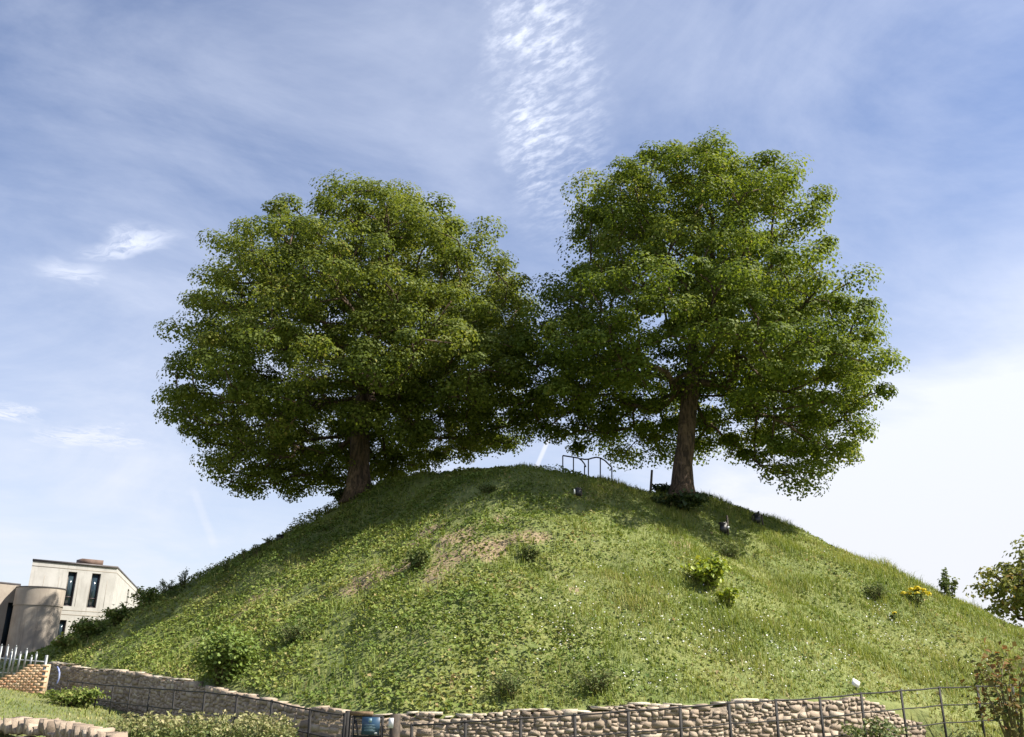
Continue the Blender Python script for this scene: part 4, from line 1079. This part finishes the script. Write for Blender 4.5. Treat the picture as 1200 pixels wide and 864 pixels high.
shrub('lime_bush', 'larger of two yellow-green bushes on the right slope', 'bush', on_mound(832, 689), .82, .72, M['lime'], .13, 900, 3, nst=16)
shrub('lime_bush', 'smaller yellow-green bush just below the larger one on the right slope', 'bush', on_mound(854, 711), .45, .34, M['lime'], .11, 320, 4, nst=9)
shrub('ragwort', 'clump of bright yellow flowers high on the right slope', 'flowers', on_mound(1076, 706), .42, .36, M['weed'], .08, 200, 5, nst=10, top=(M['yellow'], 13, .085, 'flower_head'))
shrub('ragwort', 'single small yellow flower head below the big yellow clump', 'flowers', on_mound(1049, 728), .30, .15, M['weed'], .07, 70, 15, nst=4, top=(M['yellow'], 1, .07, 'flower_head'))
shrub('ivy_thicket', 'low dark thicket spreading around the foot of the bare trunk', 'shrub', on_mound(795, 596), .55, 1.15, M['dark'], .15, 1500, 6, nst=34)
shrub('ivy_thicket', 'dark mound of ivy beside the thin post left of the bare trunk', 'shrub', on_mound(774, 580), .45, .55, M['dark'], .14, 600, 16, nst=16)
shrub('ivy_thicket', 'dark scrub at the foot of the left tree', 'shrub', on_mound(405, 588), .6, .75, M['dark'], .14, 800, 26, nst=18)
shrub('skyline_shrub', 'small rounded shrub standing alone on the right skyline', 'shrub', on_mound(1112, 688), .95, .36, M['weed'], .10, 650, 7, nst=12)
for i, (x_, y_, h_, r_, lab) in enumerate([(196, 699, .75, .6, 'feathery weeds on the left skyline, nearest the pale block'), (214, 690, .8, .3, 'tall wispy weed on the left skyline above the feathery clump'),
        (265, 672, .55, .22, 'slim weed on the left skyline, second above the feathery clump'), (284, 662, .65, .35, 'bushy weed in the middle of the left skyline'), (298, 652, .5, .3, 'small weed on the left skyline just below the tiny spotlight'),
        (315, 643, .5, .35, 'dark weed touching the left of the tiny skyline spotlight'), (372, 608, .5, .25, 'thin weed on the skyline below the left tree'), (385, 602, .4, .3, 'low weed on the skyline close under the left tree')]):
    shrub('skyline_weed', lab, 'weeds', on_mound(x_, y_), h_, r_, M['weed'], .07, int(260 * h_ * r_ / .15), 40 + i, group='weeds along the left skyline', nst=10, loose=.35, asp=.45)
for i, (x_, y_, h_, r_, lab) in enumerate([(170, 714, .8, .7, 'rounded bramble bush on the skyline right of the pale block'), (138, 732, .75, .7, 'bramble bush in front of the pale block, second from the wall end'), (103, 750, .8, .75, 'bramble bush in front of the pale block, close to the wall end'), (80, 764, .6, .55, 'lowest bramble bush, over the left end of the wall')]):
    shrub('bramble_bush', lab, 'bush', on_mound(x_, y_), h_, r_, M['cover'], .12, 900, 60 + i, group='brambles at the left foot of the mound', nst=18)
for i, (x_, y_, h_, r_, lab) in enumerate([(345, 752, .5, .55, 'olive tussock on the left slope above the wall'), (619, 657, .4, .4, 'low tussock at the lower edge of the tree shade, mid slope'), (1028, 703, .55, .5, 'grey-green tussock on the right slope left of the yellow flowers'),
        (700, 812, .55, .6, 'dark weedy tussock above the centre of the wall'), (600, 815, .5, .55, 'brown-green tussock above the wall, left of the dark weedy one'), (571, 577, .25, .45, 'dark flat tussock in the shade near the summit'), (855, 655, .4, .4, 'tussock on the right slope below the tall-staked spotlight')]):
    shrub('tussock', lab, 'weeds', on_mound(x_, y_), h_, r_, M['weed'], .085, 520, 80 + i, group='tussocks on the slope', nst=18, asp=.4)
# in front of the wall
shrub('leafy_bush', 'green bush on the bank between brick wall and rubble wall', 'bush', on_ground(88, 828), .5, 1.05, M['cover'], .09, 1500, 8, nst=30)
shrub('leafy_bush', 'low yellow-green bush in front of the railing at bottom right', 'bush', at(1022, 876, 18.6), .55, .75, M['cream'], .08, 700, 9, nst=14)
sb = at(1190, 868, 15.5)
shrub('russet_shrub', 'russet-leaved shrub rising over the railing at right edge', 'shrub', sb, 1.50, .85, M['red'], .105, 560, 10, nst=13, loose=.85)
# tall flowering weeds by the left railing: too dense to count
rg = np.random.default_rng(333); n = 260
pxs = rg.uniform(128, 345, n); pys = rg.uniform(833, 853, n) + (pxs < 150) * 5 + np.abs(pxs - 230) * .03
Vs, Ts, tt, k0 = [], [], [], 0
for x_, y_ in zip(pxs, pys):
    tp = at(x_, y_, rg.uniform(16.4, 18.3)); bz = ter1(tp); h_ = tp[2] - bz; k = 42
    u = rg.random(k) ** .7; P = np.array([tp[0], tp[1], bz]) + np.outer(u, [0, 0, h_]) + rg.normal(size=(k, 3)) * np.array([.085, .085, .03]) * (1.15 - u[:, None] * .6)
    V, T = leaf_faces(P, unit(rg.normal(size=(k, 3)) + np.array([0, 0, .5])), rg.uniform(.05, .10, k), rg, .15, .6)
    Vs.append(V); Ts.append(T + k0); k0 += len(V); tt.append(np.clip(.12 + .75 * u ** 2 + rg.normal(size=k) * .14, 0, 1))
o = np_mesh('flowering_weeds', np.concatenate(Vs), [np.concatenate(Ts)], M['cream'], attrs={'tint': np.repeat(np.concatenate(tt), 2)})
tag(o, 'bank of tall weeds with cream seed heads below the left railing', 'weeds', kind='stuff')
# tree beyond the right flank
rg = np.random.default_rng(55); Yt = 50.0
cb = at(1215, 665, Yt); gb = np.array([cb[0] + .4, Yt, ter1(cb)])
t = thing('bushy_tree', gb, 'bushy tree with yellowing leaves beyond the right flank of the mound', 'tree')
C = []
OUT_F = [(1130, 668), (1150, 655), (1170, 658), (1176, 636), (1192, 628), (1200, 605), (1230, 592), (1265, 600), (1290, 640), (1300, 690), (1280, 740), (1230, 760), (1185, 735), (1160, 710), (1136, 695)]
C = crown_points(OUT_F, cb[0], Yt, 1.0, rg, n_try=20000, hollow=.35, gap=.44, depth_k=.8)
lead = [gb + np.array([0, 0, z_]) for z_ in np.linspace(-.3, cb[2] - gb[2] - 2.2, 14)]
nodes, par, rad = gen_tree(gb, C, .22, lead, rg, flare=1.3); skin_tree(nodes, par, rad, rg).build('trunk', M['bark'], t, smooth=True)
V, T, tint = clump_leaves(C, .8, .65, 85, .22, rg, cb); np_mesh('crown', V, [T], M['far_leaves'], t, attrs={'tint': np.clip(tint * .9 + .25, 0, 1)})
